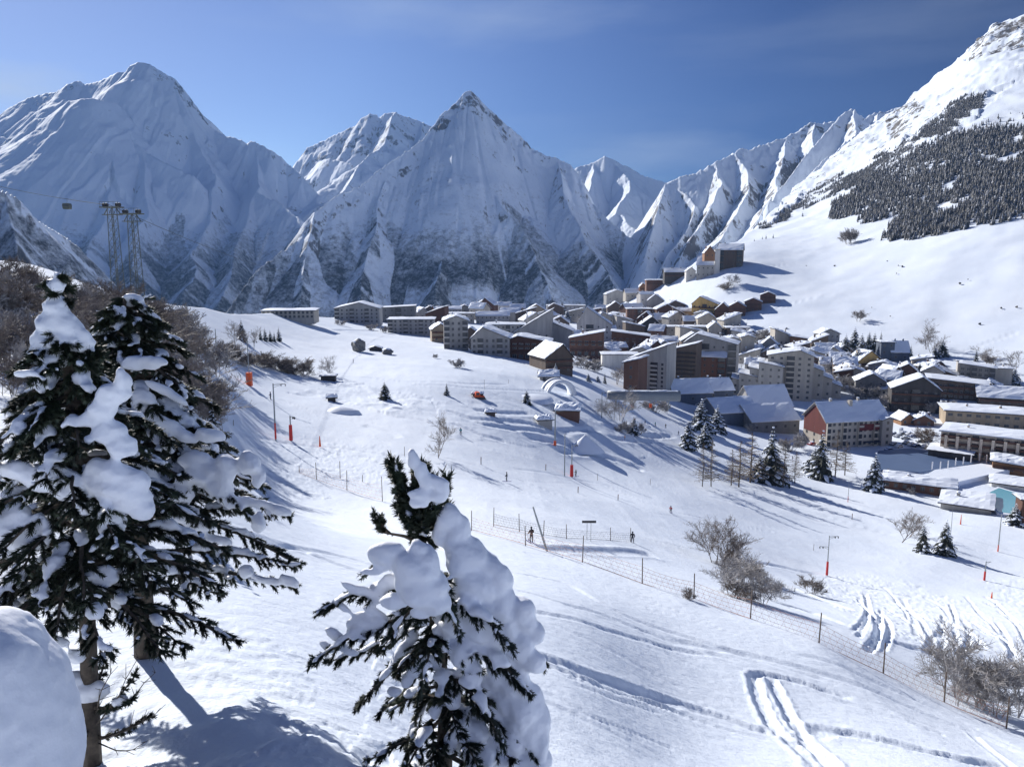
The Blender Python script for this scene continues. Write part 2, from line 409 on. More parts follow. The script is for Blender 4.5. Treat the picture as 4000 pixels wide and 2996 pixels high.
for _ in range(16):
    u_ = rndt.uniform(1150, 2700); v_ = rndt.uniform(2200, 2750); a_ = rndt.uniform(.25, .45); pl = [(u_, v_)]
    for _k in range(rndt.randint(3, 6)):
        a_ += rndt.uniform(-.05, .05); u_ += 120 * math.cos(a_); v_ += 120 * math.sin(a_); pl.append((u_, v_))
    TR.append((pl, rndt.uniform(.10, .22), rndt.uniform(.03, .06), .1))
rndt = random.Random(5)
for _ in range(26):       # the churned snow on the right: looping furrows
    u_ = rndt.uniform(3330, 3900); v_ = rndt.uniform(2270, 2400) + (u_ - 3300) * 0.08
    a_ = rndt.uniform(0.3, 1.3); pl = [(u_, v_)]
    for _k in range(5):
        a_ += rndt.uniform(-.25, .45); u_ += 46 * math.cos(a_); v_ += 34 * math.sin(a_); pl.append((u_, v_))
    TR.append((pl, rndt.uniform(.22, .4), rndt.uniform(.18, .32), .8))
ROUGH = [([(840,1690),(1100,1705),(1400,1740),(1640,1780),(1640,1870),(1500,1900),(1240,1880),(1300,1950),(1100,1960),(850,1930)], .17, 0.6),
         ([(3180,2240),(3420,2250),(3600,2290),(3850,2400),(4000,2500),(4000,2620),(3800,2560),(3600,2500),(3400,2440),(3250,2370)], .18, .7),
         ([(3840,2260),(4000,2270),(4000,2420),(3900,2370)], .16, .7),
         ([(600,2450),(900,2420),(1250,2620),(1200,2760),(900,2700),(700,2640)], .05, .45),
         ([(450,2600),(700,2640),(1050,2760),(1500,2900),(1600,3050),(300,3050)], .16, .8),
         ([(1480,2500),(1700,2700),(1650,2960),(1420,2880)], .10, .6),
         ([(1700,1560),(2300,1560),(2600,1700),(2500,1800),(2100,1740),(1750,1700)], .55, 7.0),
         ([(1350,1500),(1700,1530),(1700,1640),(1400,1600),(1100,1540)], .5, 6.0)]

def build_ground():
    nr, na = 1150, 1300
    r = np.exp(np.linspace(math.log(5.0), math.log(3600), nr)); a = np.linspace(R(-50), R(50), na)
    A, RR = np.meshgrid(a, r)
    X = RR * np.sin(A); Y = RR * np.cos(A) - 12.0
    Z = base_z(X, Y)
    U, V = projuv(X, np.maximum(Y, 1.0), Z)
    dist = np.sqrt(X * X + Y * Y) + 1
    # broad undulation, drifts and wind ripples, all sized in metres
    Z += fbm(X / 22, Y / 22, 4, 3) * 0.30 * sstep(14, 60, dist)
    Z += fbm((X + Y * .4) / 3.0, (Y - X * .4) / 9.0, 3, 8) * 0.07 * sstep(8, 16, dist)
    Z += fbm(X / 130, Y / 130, 4, 21) * 4.5 * sstep(500, 900, dist) * sstep(80, 300, X)
    Z += fbm(X / 60, Y / 60, 3, 31) * 1.0 * sstep(100, 200, dist) * (1 - sstep(250, 420, dist)) * (1 - sstep(1, 60, X - Y * .25))
    Z += (ridged(X / 9, Y / 22, 3, 41) - .6) * 0.20 * sstep(20, 60, dist) * (1 - sstep(400, 600, dist))
    for poly, amp, sc in ROUGH:
        pu = np.array(poly); near = (U > pu[:, 0].min() - 50) & (U < pu[:, 0].max() + 50) & (V > pu[:, 1].min() - 50) & (V < pu[:, 1].max() + 50) & (Y > 5)
        idx = np.nonzero(near)
        if len(idx[0]) == 0: continue
        uu = U[idx] + fbm(X[idx] / (4 * sc), Y[idx] / (4 * sc), 3, 5) * 45; vv = V[idx] + fbm(X[idx] / (4 * sc), Y[idx] / (4 * sc), 3, 9) * 30
        m = inpoly(uu, vv, poly)
        wxx = X[idx] + fbm(X[idx] / (sc * 2), Y[idx] / (sc * 2), 2, 91) * sc * 1.6; wyy = Y[idx] + fbm(X[idx] / (sc * 2), Y[idx] / (sc * 2), 2, 92) * sc * 1.6
        n = (fbm(wxx / sc, wyy / sc, 4, 77, .65) + (ridged(wxx / sc * .37, wyy / sc * .37, 3, 71) - .5) * 1.3) * (.35 + .9 * vn(X[idx] / (sc * 7), Y[idx] / (sc * 7), 95))
        Z[idx] += np.where(m, n * amp, 0)
    for poly, w, d, rg in TR:
        w *= 1.1; d *= .75; rg *= .6
        pts = [hit(*p) for p in poly]
        xs = np.array([p.x for p in pts]); ys = np.array([p.y for p in pts])
        # smooth the line
        tt = np.linspace(0, len(xs) - 1, len(xs) * 5); xs = np.interp(tt, np.arange(len(pts)), xs); ys = np.interp(tt, np.arange(len(pts)), ys)
        for _ in range(3):
            xs[1:-1] = (xs[:-2] + 2 * xs[1:-1] + xs[2:]) / 4; ys[1:-1] = (ys[:-2] + 2 * ys[1:-1] + ys[2:]) / 4
        R_ = w * 5
        idx = np.nonzero((X > xs.min() - R_) & (X < xs.max() + R_) & (Y > ys.min() - R_) & (Y < ys.max() + R_))
        if len(idx[0]) == 0: continue
        x = X[idx]; y = Y[idx]; best = np.full(x.shape, 1e9); tl = np.zeros(x.shape)
        for i in range(len(xs) - 1):
            dx, dy = xs[i + 1] - xs[i], ys[i + 1] - ys[i]; l2 = dx * dx + dy * dy + 1e-9
            t = np.clip(((x - xs[i]) * dx + (y - ys[i]) * dy) / l2, 0, 1)
            dd = np.hypot(x - xs[i] - t * dx, y - ys[i] - t * dy); k = dd < best
            best[k] = dd[k]; tl[k] = (i + t[k]) / (len(xs) - 1)
        jit = (fbm(x / (w * 1.5), y / (w * 1.5), 3, 55) + fbm(x / (w * .35), y / (w * .35), 2, 57) * .35) * rg
        q = best / w * (1 + jit * .7)
        fade = sstep(0, .05, tl) * (1 - sstep(.93, 1, tl))
        Z[idx] += (-d * np.exp(-q ** 4) * (1 + jit) + d * .35 * np.exp(-((q - 1.5) / .45) ** 2) * (1 + jit)) * fade
    # rocky ground high on the right-hand mountain
    rk = np.zeros(X.shape); far = Y > 800
    for poly, val in [([(2960,890),(3100,735),(3224,637),(3369,507),(3507,427),(3620,360),(3700,430),(3500,560),(3300,640),(3150,760),(3010,880)], .75),
                      ([(3560,380),(3789,188),(3869,109),(4000,58),(4100,60),(4100,280),(3900,330),(3750,440),(3600,470)], .55),
                      ([(3760,230),(3870,90),(4020,40),(4050,150),(3900,180),(3800,240)], 1.0),
                      ([(3480,430),(3570,370),(3600,440),(3500,540),(3440,520)], 1.0),
                      ([(3540,560),(3700,460),(3870,360),(3950,330),(3850,420),(3650,560)], .7)]:
        m = far & inpoly(U + fbm(X / 60, Y / 60, 3, 2) * 40, V + fbm(X / 60, Y / 60, 3, 4) * 40, poly)
        rk[m] = np.maximum(rk[m], val)
    Z += rk * (ridged(X / 46, Y / 75, 4, 61) - .55) * 30
    ff = far & (rk == 0)
    Z[ff] += (ridged(X[ff] / 70, Y[ff] / 130, 3, 65) - .6) * 8 * sstep(900, 1500, dist[ff])
    o = grid_mesh('snow_ground', X, Y, Z, [M_GROUND], {'rock': rk})
    tag(o, kind='structure')
    return o

def ground_material():
    m, t, b = newmat('snow_ground'); l = t.links.new
    geo = node(t, 'ShaderNodeNewGeometry'); tcn = node(t, 'ShaderNodeTexCoord')
    at = node(t, 'ShaderNodeAttribute', attribute_name='rock')
    n1 = node(t, 'ShaderNodeTexNoise', Scale=0.045, Detail=9.0, Roughness=0.72)
    n2 = node(t, 'ShaderNodeTexNoise', Scale=1.3, Detail=6.0, Roughness=0.6)
    n3 = node(t, 'ShaderNodeTexNoise', Scale=14.0, Detail=4.0, Roughness=0.6)
    n4 = node(t, 'ShaderNodeTexNoise', Scale=0.02, Detail=5.0, Roughness=0.6)
    for n in (n1, n2, n3, n4): l(tcn.outputs['Object'], n.inputs['Vector'])
    # rock shows where noise and the rock band agree
    ma = node(t, 'ShaderNodeMath', operation='MULTIPLY_ADD'); ma.inputs[1].default_value = 0.34; ma.inputs[2].default_value = -0.80
    ad = node(t, 'ShaderNodeMath', operation='ADD'); l(at.outputs['Fac'], ma.inputs[0]); l(ma.outputs[0], ad.inputs[0]); l(n1.outputs['Fac'], ad.inputs[1])
    rr = node(t, 'ShaderNodeMapRange'); rr.inputs['From Min'].default_value = 0.02; rr.inputs['From Max'].default_value = 0.07; l(ad.outputs[0], rr.inputs['Value'])
    gt = node(t, 'ShaderNodeMath', operation='GREATER_THAN'); gt.inputs[1].default_value = 0.01; l(at.outputs['Fac'], gt.inputs[0])
    mu = node(t, 'ShaderNodeMath', operation='MULTIPLY'); l(rr.outputs[0], mu.inputs[0]); l(gt.outputs[0], mu.inputs[1])
    mixc = node(t, 'ShaderNodeMixRGB'); mixc.inputs['Color1'].default_value = (.82, .875, .95, 1); mixc.inputs['Color2'].default_value = (.16, .145, .13, 1)
    l(mu.outputs[0], mixc.inputs['Fac'])
    tint = node(t, 'ShaderNodeMixRGB', blend_type='MULTIPLY'); tint.inputs['Fac'].default_value = 1
    rc = node(t, 'ShaderNodeValToRGB'); rc.color_ramp.elements[0].position = .35; rc.color_ramp.elements[0].color = (.90, .92, .95, 1); rc.color_ramp.elements[1].position = .65
    l(n4.outputs['Fac'], rc.inputs['Fac']); l(mixc.outputs[0], tint.inputs['Color1']); l(rc.outputs[0], tint.inputs['Color2'])
    l(tint.outputs[0], b.inputs['Base Color'])
    b1 = node(t, 'ShaderNodeBump', Strength=.6, Distance=.16); l(n2.outputs['Fac'], b1.inputs['Height'])
    b2 = node(t, 'ShaderNodeBump', Strength=.7, Distance=.02); l(n3.outputs['Fac'], b2.inputs['Height']); l(b1.outputs[0], b2.inputs['Normal'])
    l(b2.outputs[0], b.inputs['Normal'])
    b.inputs['Roughness'].default_value = .75; b.inputs['Specular IOR Level'].default_value = .08
    return m
M_GROUND = ground_material()
ground = build_ground()

# ------------------------------------------------------------------ mountains
def mountain_material(name, forestcol=(.045, .05, .055), rockcol=(.15, .14, .14), dark=0.0, spk=.62):
    m, t, b = newmat(name); l = t.links.new
    geo = node(t, 'ShaderNodeNewGeometry'); tcn = node(t, 'ShaderNodeTexCoord')
    fo = node(t, 'ShaderNodeAttribute', attribute_name='forest'); rk = node(t, 'ShaderNodeAttribute', attribute_name='rock')
    mpn = node(t, 'ShaderNodeMapping'); mpn.inputs['Scale'].default_value = (1, 1, .45); l(tcn.outputs['Object'], mpn.inputs['Vector'])
    n1 = node(t, 'ShaderNodeTexNoise', Scale=.012, Detail=12.0, Roughness=.78); l(mpn.outputs[0], n1.inputs['Vector'])
    n2 = node(t, 'ShaderNodeTexNoise', Scale=.045, Detail=8.0, Roughness=.85); l(tcn.outputs['Object'], n2.inputs['Vector'])
    def thr(inp, lo, hi):
        r_ = node(t, 'ShaderNodeMapRange'); r_.inputs['From Min'].default_value = lo; r_.inputs['From Max'].default_value = hi; l(inp, r_.inputs['Value']); return r_.outputs[0]
    def mad(inp, k, c):
        q = node(t, 'ShaderNodeMath', operation='MULTIPLY_ADD'); l(inp, q.inputs[0]); q.inputs[1].default_value = k; q.inputs[2].default_value = c; return q.outputs[0]
    def op(o_, a, c):
        q = node(t, 'ShaderNodeMath', operation=o_); l(a, q.inputs[0]); l(c, q.inputs[1]); return q.outputs[0]
    sx = node(t, 'ShaderNodeSeparateXYZ'); l(geo.outputs['Normal'], sx.inputs[0])
    steep = mad(sx.outputs['Z'], -.42, .30)
    rocky = thr(op('ADD', op('ADD', n1.outputs['Fac'], steep), mad(rk.outputs['Fac'], .3, -.0)), spk, spk + .06)
    wood = thr(op('ADD', n2.outputs['Fac'], mad(fo.outputs['Fac'], .50, -.0)), .58, .86)
    mx1 = node(t, 'ShaderNodeMixRGB'); mx1.inputs['Color1'].default_value = (.80, .86, .94, 1); mx1.inputs['Color2'].default_value = c4(rockcol); l(rocky, mx1.inputs['Fac'])
    mx2 = node(t, 'ShaderNodeMixRGB'); l(mx1.outputs[0], mx2.inputs['Color1']); mx2.inputs['Color2'].default_value = c4(forestcol); l(wood, mx2.inputs['Fac'])
    l(mx2.outputs[0], b.inputs['Base Color'])
    b1 = node(t, 'ShaderNodeBump', Strength=.30, Distance=6.0); l(n1.outputs['Fac'], b1.inputs['Height'])
    l(b1.outputs[0], b.inputs['Normal'])
    b.inputs['Roughness'].default_value = .8; b.inputs['Specular IOR Level'].default_value = .15
    return m
M_MTN = mountain_material('mountain_snow', spk=.66)
M_MTN2 = mountain_material('mountain_craggy', spk=.60)

def mountain(name, ridges, u0, u1, Y0, Y1, nu, ny, mat_, gul=(160, 60), rough=30, forest=(), rock=(), zmin=-700, seed=1, jag=9, tree=None, ax=1.9, fdir=0.0, flute=1.0):
    xi = np.linspace((u0 - 2000) / F * 1.01, (u1 - 2000) / F * 1.01, nu); yy = np.exp(np.linspace(math.log(Y0), math.log(Y1), ny))
    XI, Y = np.meshgrid(xi, yy); X = XI * Y
    wx = X + fbm(X / 420, Y / 420, 3, seed + 5) * 60; wy = Y + fbm(X / 420, Y / 420, 3, seed + 6) * 60
    Z = np.full(X.shape, -1e9); S = np.zeros(X.shape); D = np.zeros(X.shape)
    off = 0
    for rg_ in ridges:
        k_, pl = rg_[:2]; fl = rg_[2] if len(rg_) > 2 else 0
        pts = [P(*p) for p in pl]
        warp = pl is not ridges[0][1] and not fl
        for i in range(len(pts) - 1):
            a, b_ = pts[i], pts[i + 1]; dx, dy = b_.x - a.x, b_.y - a.y; l2 = dx * dx + dy * dy + 1e-6; ln = math.sqrt(l2)
            x, y = (wx, wy) if warp else (X, Y)
            q = ax if rg_ is ridges[0] else 1.25
            t = np.clip(((x - a.x) * dx * q * q + (y - a.y) * dy) / (dx * dx * q * q + dy * dy + 1e-6), 0, 1)
            d = np.hypot((x - a.x - t * dx) * q, y - a.y - t * dy)
            side = np.sign((x - a.x) * dy - (y - a.y) * dx)
            z = a.z + t * (b_.z - a.z) - k_ * np.maximum(d - fl, 0) - .22 * np.minimum(d, fl) - 0.22 * k_ * 90 * (1 - np.exp(-np.maximum(d - fl, 0) / 90))
            k = z > Z
            Z[k] = z[k]; S[k] = (off + t * ln + side * 3000)[k]; D[k] = d[k]; off += ln
    env = sstep(0, 260, D)
    g = ridged(S / gul[0], D / (gul[0] * 5), 3, seed) - .5
    Z += g * gul[1] * env
    # avalanche flutes run straight down the fall line, coarse over fine
    cx_ = X * math.cos(fdir) + Y * math.sin(fdir); cy_ = Y * math.cos(fdir) - X * math.sin(fdir)
    cx_ = cx_ + fbm(X / 260, Y / 420, 3, seed + 60) * 95 + fbm(X / 90, Y / 260, 3, seed + 68) * 16 - cy_ * .05 * np.sign(fbm(X / 500, Y / 2000, 1, seed + 66))
    Z += (ridged(cx_ / 120, cy_ / 900, 2, seed + 62) - .6) * 24 * flute * env
    Z += (ridged(cx_ / 42, cy_ / 420, 3, seed + 63) - .6) * (5 + 9 * vn(X / 380, Y / 380, seed + 70)) * flute * sstep(0, 140, D)
    Z += (ridged(cx_ / 15, cy_ / 170, 2, seed + 67) - .6) * 4.5 * flute * sstep(0, 60, D)
    Z += fbm(X / 420, Y / 420, 4, seed + 3, .55) * rough * 1.5 * env
    Z += fbm(X / 60, Y / 60, 3, seed + 9, .5) * rough * .10 * sstep(0, 120, D) + (ridged(X / 30, Y / 30, 3, seed + 4) - .5) * jag * 1.6 * (1 - sstep(20, 150, D)) + fbm(X / 24, Y / 24, 2, seed + 8) * jag * .18
    Z = np.maximum(Z, zmin)
    U, V = projuv(X, Y, Z)
    fo = np.zeros(X.shape); rk = np.zeros(X.shape)
    jx = fbm(X / 120, Y / 120, 4, seed + 30, .6) * 70; jy = fbm(X / 120, Y / 120, 4, seed + 31, .6) * 90
    for poly, val in forest:
        m = inpoly(U + jx * .5, V + jy * .6, poly); fo[m] = np.maximum(fo[m], val)
    if tree:
        t0, t1, tv = tree                      # sparse above t0 metres, close below t1, thinned out in the avalanche gullies
        zj = Z + fbm(X / 160, Y / 160, 5, seed + 40, .6) * 110
        gl = sstep(.10, .26, np.abs(2 * vn(S / gul[0] * .8, D / (gul[0] * 7), seed + 50) - 1))
        gl2 = sstep(.06, .2, np.abs(2 * vn(S / gul[0] * 2.1 + 5, D / (gul[0] * 9), seed + 51) - 1))
        fo = np.maximum(fo * .85, tv * (1 - sstep(t1, t0, zj)) * (.25 + .75 * gl) * (.45 + .55 * gl2))
        fo = fo * (.55 + .45 * gl) 
    for poly, val in rock:
        m = inpoly(U + jx * .4, V + jy * .4, poly); rk[m] = np.maximum(rk[m], val)
    o = grid_mesh(name, X, Y, Z, [mat_], {'forest': fo, 'rock': rk}); tag(o, kind='structure'); return o

# the great peak on the left
mountain('mountain', [
 (.78, [(-700,700,5200),(-300,600,5200),(0,490,5200),(27,425,5200),(113,382,5200),(166,368,5200),(219,362,5150),(266,329,5100),(312,315,5100),(332,332,5100),(392,319,5050),(458,285,5000),(491,285,5000),(511,256,5000),(538,242,5000),(584,252,5000),(637,285,5000),(684,309,5000),(724,358,5000),(770,418,5000),(810,478,5000),(843,511,5000),(889,534,4950),(943,548,4900),(966,564,4900),(979,548,4900),(1022,568,4850),(1062,591,4800),(1102,617,4800),(1122,637,4800),(1180,690,4700),(1260,780,4600),(1400,950,4400)]),
 (.74, [(-500,640,4900),(-100,560,4850),(33,538,4800),(120,548,4750),(246,491,4700)], 60), (.78, [(120,552,4700),(246,478,4640),(372,402,4600),(398,402,4580)], 170), (.78, [(398,412,4600),(440,530,4300),(430,720,3900),(380,920,3500),(330,1170,3000)]),
 (.80, [(440,500,4350),(560,590,4250),(650,640,4200),(763,690,4150)]),
 (.82, [(551,577,4280),(560,760,3900),(540,950,3500),(520,1200,3000)]),
 (.80, [(684,320,4950),(740,520,4700),(800,640,4450),(843,690,4300),(820,860,3900),(760,1000,3500),(700,1250,3000)]),
 (.80, [(979,555,4880),(1010,700,4500),(1035,750,4250),(960,880,3900),(900,1050,3400),(860,1250,3000)]),
 (.75, [(1035,750,4250),(1110,790,4100),(1180,850,3900),(1200,1100,3300)]),
 (.78, [(113,390,5180),(60,480,5000),(0,560,4800),(-60,760,4300),(-80,1000,3600)]),
 ], -500, 1350, 2600, 5900, 520, 380, M_MTN, gul=(210, 60), rough=26, flute=.8, seed=3, zmin=-900, jag=10, tree=(230, -90, .66),
 forest=[([(690,830),(730,860),(735,1000),(750,1250),(560,1250),(620,1000),(650,900)], .5),
         ([(923,880),(1000,960),(1100,1000),(1250,950),(1400,1300),(720,1300),(740,1120),(830,980)], .46),
         ([(560,1000),(600,1050),(560,1300),(300,1300),(350,1060)], .5),
         ([(840,850),(880,830),(900,900),(850,940)], .35), ([(1000,930),(1150,880),(1270,900),(1200,1050),(1020,1060)], .3)],
 rock=[([(0,440),(240,340),(320,310),(330,340),(220,420),(120,480),(0,600)], .32), ([(500,240),(700,300),(830,500),(760,430),(640,330),(520,280)], .3),
       ([(560,500),(700,500),(760,560),(600,560)], .3), ([(940,540),(1130,630),(1230,760),(1050,660)], .3), ([(1120,770),(1250,760),(1230,830),(1100,850)], .3)])
# snow peak between the two, far behind
mountain('mountain', [
 (.85, [(1100,760,6100),(1172,648,6000),(1180,605,6000),(1201,576,6000),(1237,562,6000),(1295,533,6000),(1368,497,6000),(1389,489,6000),(1411,460,6000),(1447,442,6000),(1472,450,6000),(1478,464,6000),(1505,442,6000),(1534,437,6000),(1577,453,6000),(1635,471,6050),(1682,493,6100),(1800,560,6100),(2000,700,6000)]),
 (.62, [(1534,440,5990),(1500,560,5500),(1400,640,5000),(1350,740,4600),(1250,850,4200)]),
 (.9, [(1180,640,5900),(1290,620,5600),(1380,640,5400)]),
 (.6, [(1650,480,6050),(1600,620,5500),(1560,700,5200)])],
 1000, 2100, 3900, 6800, 340, 260, M_MTN2, gul=(120, 60), rough=60, seed=14, zmin=-600,
 rock=[([(1170,660),(1170,560),(1400,440),(1500,430),(1560,560),(1480,600),(1340,640)], .22), ([(1500,430),(1680,490),(1620,560),(1540,560)], .1)])
# the pyramid in the middle
mountain('mountain', [
 (.86, [(700,1420,2250),(900,1200,2400),(1000,1060,2550),(1100,985,2650),(1172,938,2720),(1194,880,2760),(1245,822,2820),(1310,770,2890),(1418,722,2990),(1483,663,3080),(1570,605,3180),(1650,547,3270),(1693,489,3330),(1729,446,3370),(1780,402,3420),(1812,366,3450),(1838,353,3470),(1859,374,3480),(1903,417,3480),(1953,468,3480),(2026,529,3470),(2076,576,3460),(2134,612,3440),(2170,620,3430),(2228,641,3400),(2265,690,3360),(2300,780,3300),(2380,865,3200),(2452,923,3120),(2540,985,3040),(2590,1104,2900),(2700,1300,2700)]),
 (.84, [(1838,370,3465),(1850,520,3280),(1890,650,3120),(1970,790,2930),(2050,910,2750),(2110,1060,2550),(2160,1300,2300)]),
 (.84, [(1650,580,3250),(1640,700,3080),(1680,850,2880),(1715,970,2700),(1700,1110,2520),(1690,1320,2300)]),
 (.84, [(1483,710,3060),(1450,880,2820),(1420,1030,2620),(1400,1300,2300)]),
 (.84, [(2170,630,3420),(2200,760,3150),(2260,900,2900),(2340,1080,2650),(2400,1300,2450)]),
 (.84, [(1250,830,2810),(1220,960,2640),(1180,1250,2350)])],
 850, 2800, 2000, 4000, 720, 420, M_MTN2, gul=(85, 26), rough=18, flute=.8, seed=23, zmin=-560, jag=9, tree=(210, -50, .66),
 forest=[([(1040,1010),(1240,960),(1370,940),(1420,1040),(1480,1140),(1520,1320),(700,1320),(850,1200)], .55),
         ([(1715,900),(1780,960),(1830,1050),(1880,1200),(1890,1320),(1440,1320),(1500,1180),(1600,1080),(1650,960)], .50),
         ([(1990,800),(2080,870),(2150,980),(2230,1100),(2330,1320),(1960,1320),(1965,1120),(2000,1000)], .50),
         ([(1300,860),(1500,880),(1640,900),(1900,1000),(2250,1000),(2480,1040),(2600,1320),(1300,1320)], .26),
         ([(1190,880),(1450,800),(1700,640),(1900,700),(2200,740),(2400,900),(2560,1060),(2600,1320),(1100,1320),(1150,960)], .13)],
 rock=[([(1700,500),(1838,340),(1880,380),(1960,480),(2010,540),(1950,500),(1870,420),(1800,450),(1740,520)], .26), ([(1180,900),(1500,680),(1640,640),(1500,760),(1260,860)], .16)])
# far peak right of the pyramid
mountain('mountain', [
 (.80, [(2100,760,5000),(2257,652,5000),(2322,634,5000),(2362,609,5000),(2402,627,5000),(2460,656,5000),(2510,685,5000),(2590,710,5000),(2612,717,5000),(2800,800,4900),(3000,900,4800)]),
 (.72, [(2322,640,4980),(2300,720,4700),(2260,800,4400)]),
 (.72, [(2410,632,4990),(2455,700,4700),(2440,780,4400),(2400,850,4100),(2380,960,3800),(2360,1100,3400)]),
 (.8, [(2430,840,4150),(2500,900,3900),(2540,980,3600),(2560,1100,3300)])],
 2050, 2900, 3200, 5600, 300, 240, M_MTN, gul=(160, 60), rough=34, seed=37, zmin=-500,
 rock=[([(2257,652),(2362,609),(2330,700),(2270,700)], .2), ([(2400,880),(2560,950),(2600,1100),(2420,1060)], .3)])
# sunlit ridge on the right
mountain('mountain', [
 (.80, [(2520,1000,2700),(2575,800,3000),(2601,717,3200),(2652,695,3200),(2710,681,3200),(2790,637,3220),(2840,616,3250),(2891,583,3280),(2927,587,3300),(3000,558,3330),(3065,540,3360),(3116,514,3380),(3166,478,3400),(3217,482,3420),(3300,470,3450),(3600,470,3500)]),
 (1.25, [(2610,725,3180),(2680,800,3000),(2655,900,2850),(2610,1000,2700),(2570,1120,2600)]),
 (1.0, [(2790,645,3200),(2760,760,2950),(2720,880,2750),(2680,1000,2600),(2640,1150,2450)]),
 (.85, [(2891,592,3260),(2890,740,2950),(2860,840,2700),(2810,930,2500),(2740,1080,2300)]),
 (.85, [(3065,550,3340),(3020,680,3000),(2980,780,2700),(2920,900,2450),(2860,1050,2200)]),
 (.85, [(3166,490,3380),(3140,640,3050),(3090,740,2750),(3030,860,2450),(2960,1000,2150)])],
 2300, 3700, 1900, 3900, 520, 320, M_MTN2, gul=(95, 14), rough=36, fdir=-.6, flute=.6, seed=51, zmin=-900, jag=9,
 rock=[([(3050,600),(3200,620),(3140,720),(3060,740)], .45), ([(2920,720),(3030,740),(3010,830),(2930,840)], .3), ([(3080,500),(3220,480),(3200,540),(3070,570)], .25), ([(2620,980),(2760,850),(2860,850),(2800,1000)], .2)])
mountain('mountain', [
 (.95, [(3000,800,2350),(3137,623,2500),(3253,485,2600),(3289,449,2620),(3322,427,2640),(3347,438,2650),(3376,464,2660),(3420,440,2680),(3507,424,2700),(3700,424,2700)]),
 (.9, [(3322,432,2630),(3330,520,2480),(3290,600,2330),(3200,660,2200),(3120,720,2100)]),
 (.9, [(3400,450,2660),(3380,600,2450),(3300,750,2200)])],
 2950, 3800, 1750, 3000, 260, 200, M_MTN, gul=(80, 14), rough=20, fdir=-.5, flute=.6, seed=64, zmin=-320,
 rock=[([(3290,470),(3370,460),(3380,520),(3300,520)], .4), ([(3100,700),(3200,640),(3180,700)], .3)])
# rocky hillside low on the left
mountain('hillside', [
 (1.0, [(-900,420,1150),(-300,600,1250),(0,740,1330),(60,770,1350),(90,830,1370),(200,890,1420),(300,960,1470),(370,1060,1530),(420,1130,1580),(600,1300,1700)]),
 (1.0, [(60,785,1345),(110,900,1280),(150,1050,1200)]), (1.0, [(200,905,1415),(250,1000,1350),(300,1150,1280)])],
 -700, 800, 900, 2000, 300, 200, M_MTN2, gul=(50, 16), rough=22, ax=1.2, seed=71, zmin=-260, jag=5,
 forest=[([(-400,800),(60,820),(200,930),(400,1080),(640,1160),(640,1300),(-400,1300)], .62), ([(-100,760),(60,760),(100,1000),(0,1100),(-200,1000)], .55)], tree=(140, 20, .55))
# ------------------------------------------------------------------ shared materials
M_SNOW = snowmat('soft_snow', (.82, .87, .95), scales=((.7, .10), (7.0, .01)))
M_GLASS = mat('window_glass', (.05, .055, .065), rough=.2, var=.4, scale=.6)
M_FRAME = mat('pale_frame', (.42, .40, .37), var=.15)
M_WFR = mat('window_frame', (.20, .19, .18), var=.3)
M_BROWN = mat('brown_timber', (.10, .045, .028), var=.35, scale=1.2, streak=1)
M_DKBR = mat('dark_fascia', (.035, .024, .02), var=.4)
M_ORW = mat('orange_timber', (.36, .17, .07), var=.3, scale=1.0, streak=1)
M_STEEL = mat('lift_steel', (.30, .32, .32), rough=.5, var=.2, metal=.3)
M_DARK = mat('dark_metal', (.04, .04, .045), rough=.5, var=.3)
M_RED = mat('red_padding', (.55, .025, .02), rough=.6, var=.2)
M_ORANGE = mat('orange_padding', (.72, .10, .02), rough=.6, var=.2)
M_WOOD = mat('weathered_post', (.13, .095, .07), var=.4, scale=4)
WALLS = {'grey': (.36, .345, .325), 'warm': (.44, .40, .34), 'pale': (.50, .47, .44), 'dgrey': (.19, .185, .18), 'brown': (.10, .046, .03),
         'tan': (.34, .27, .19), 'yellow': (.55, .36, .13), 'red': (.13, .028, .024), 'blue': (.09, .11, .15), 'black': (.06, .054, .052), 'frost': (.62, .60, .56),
         'wood': (.27, .14, .07), 'rust': (.16, .082, .055), 'dbrown': (.12, .088, .068), 'cream': (.55, .47, .38)}
def wallmat(k): return mat(k + '_wall', WALLS[k], var=.22, scale=.35, streak=1, rough=.85)

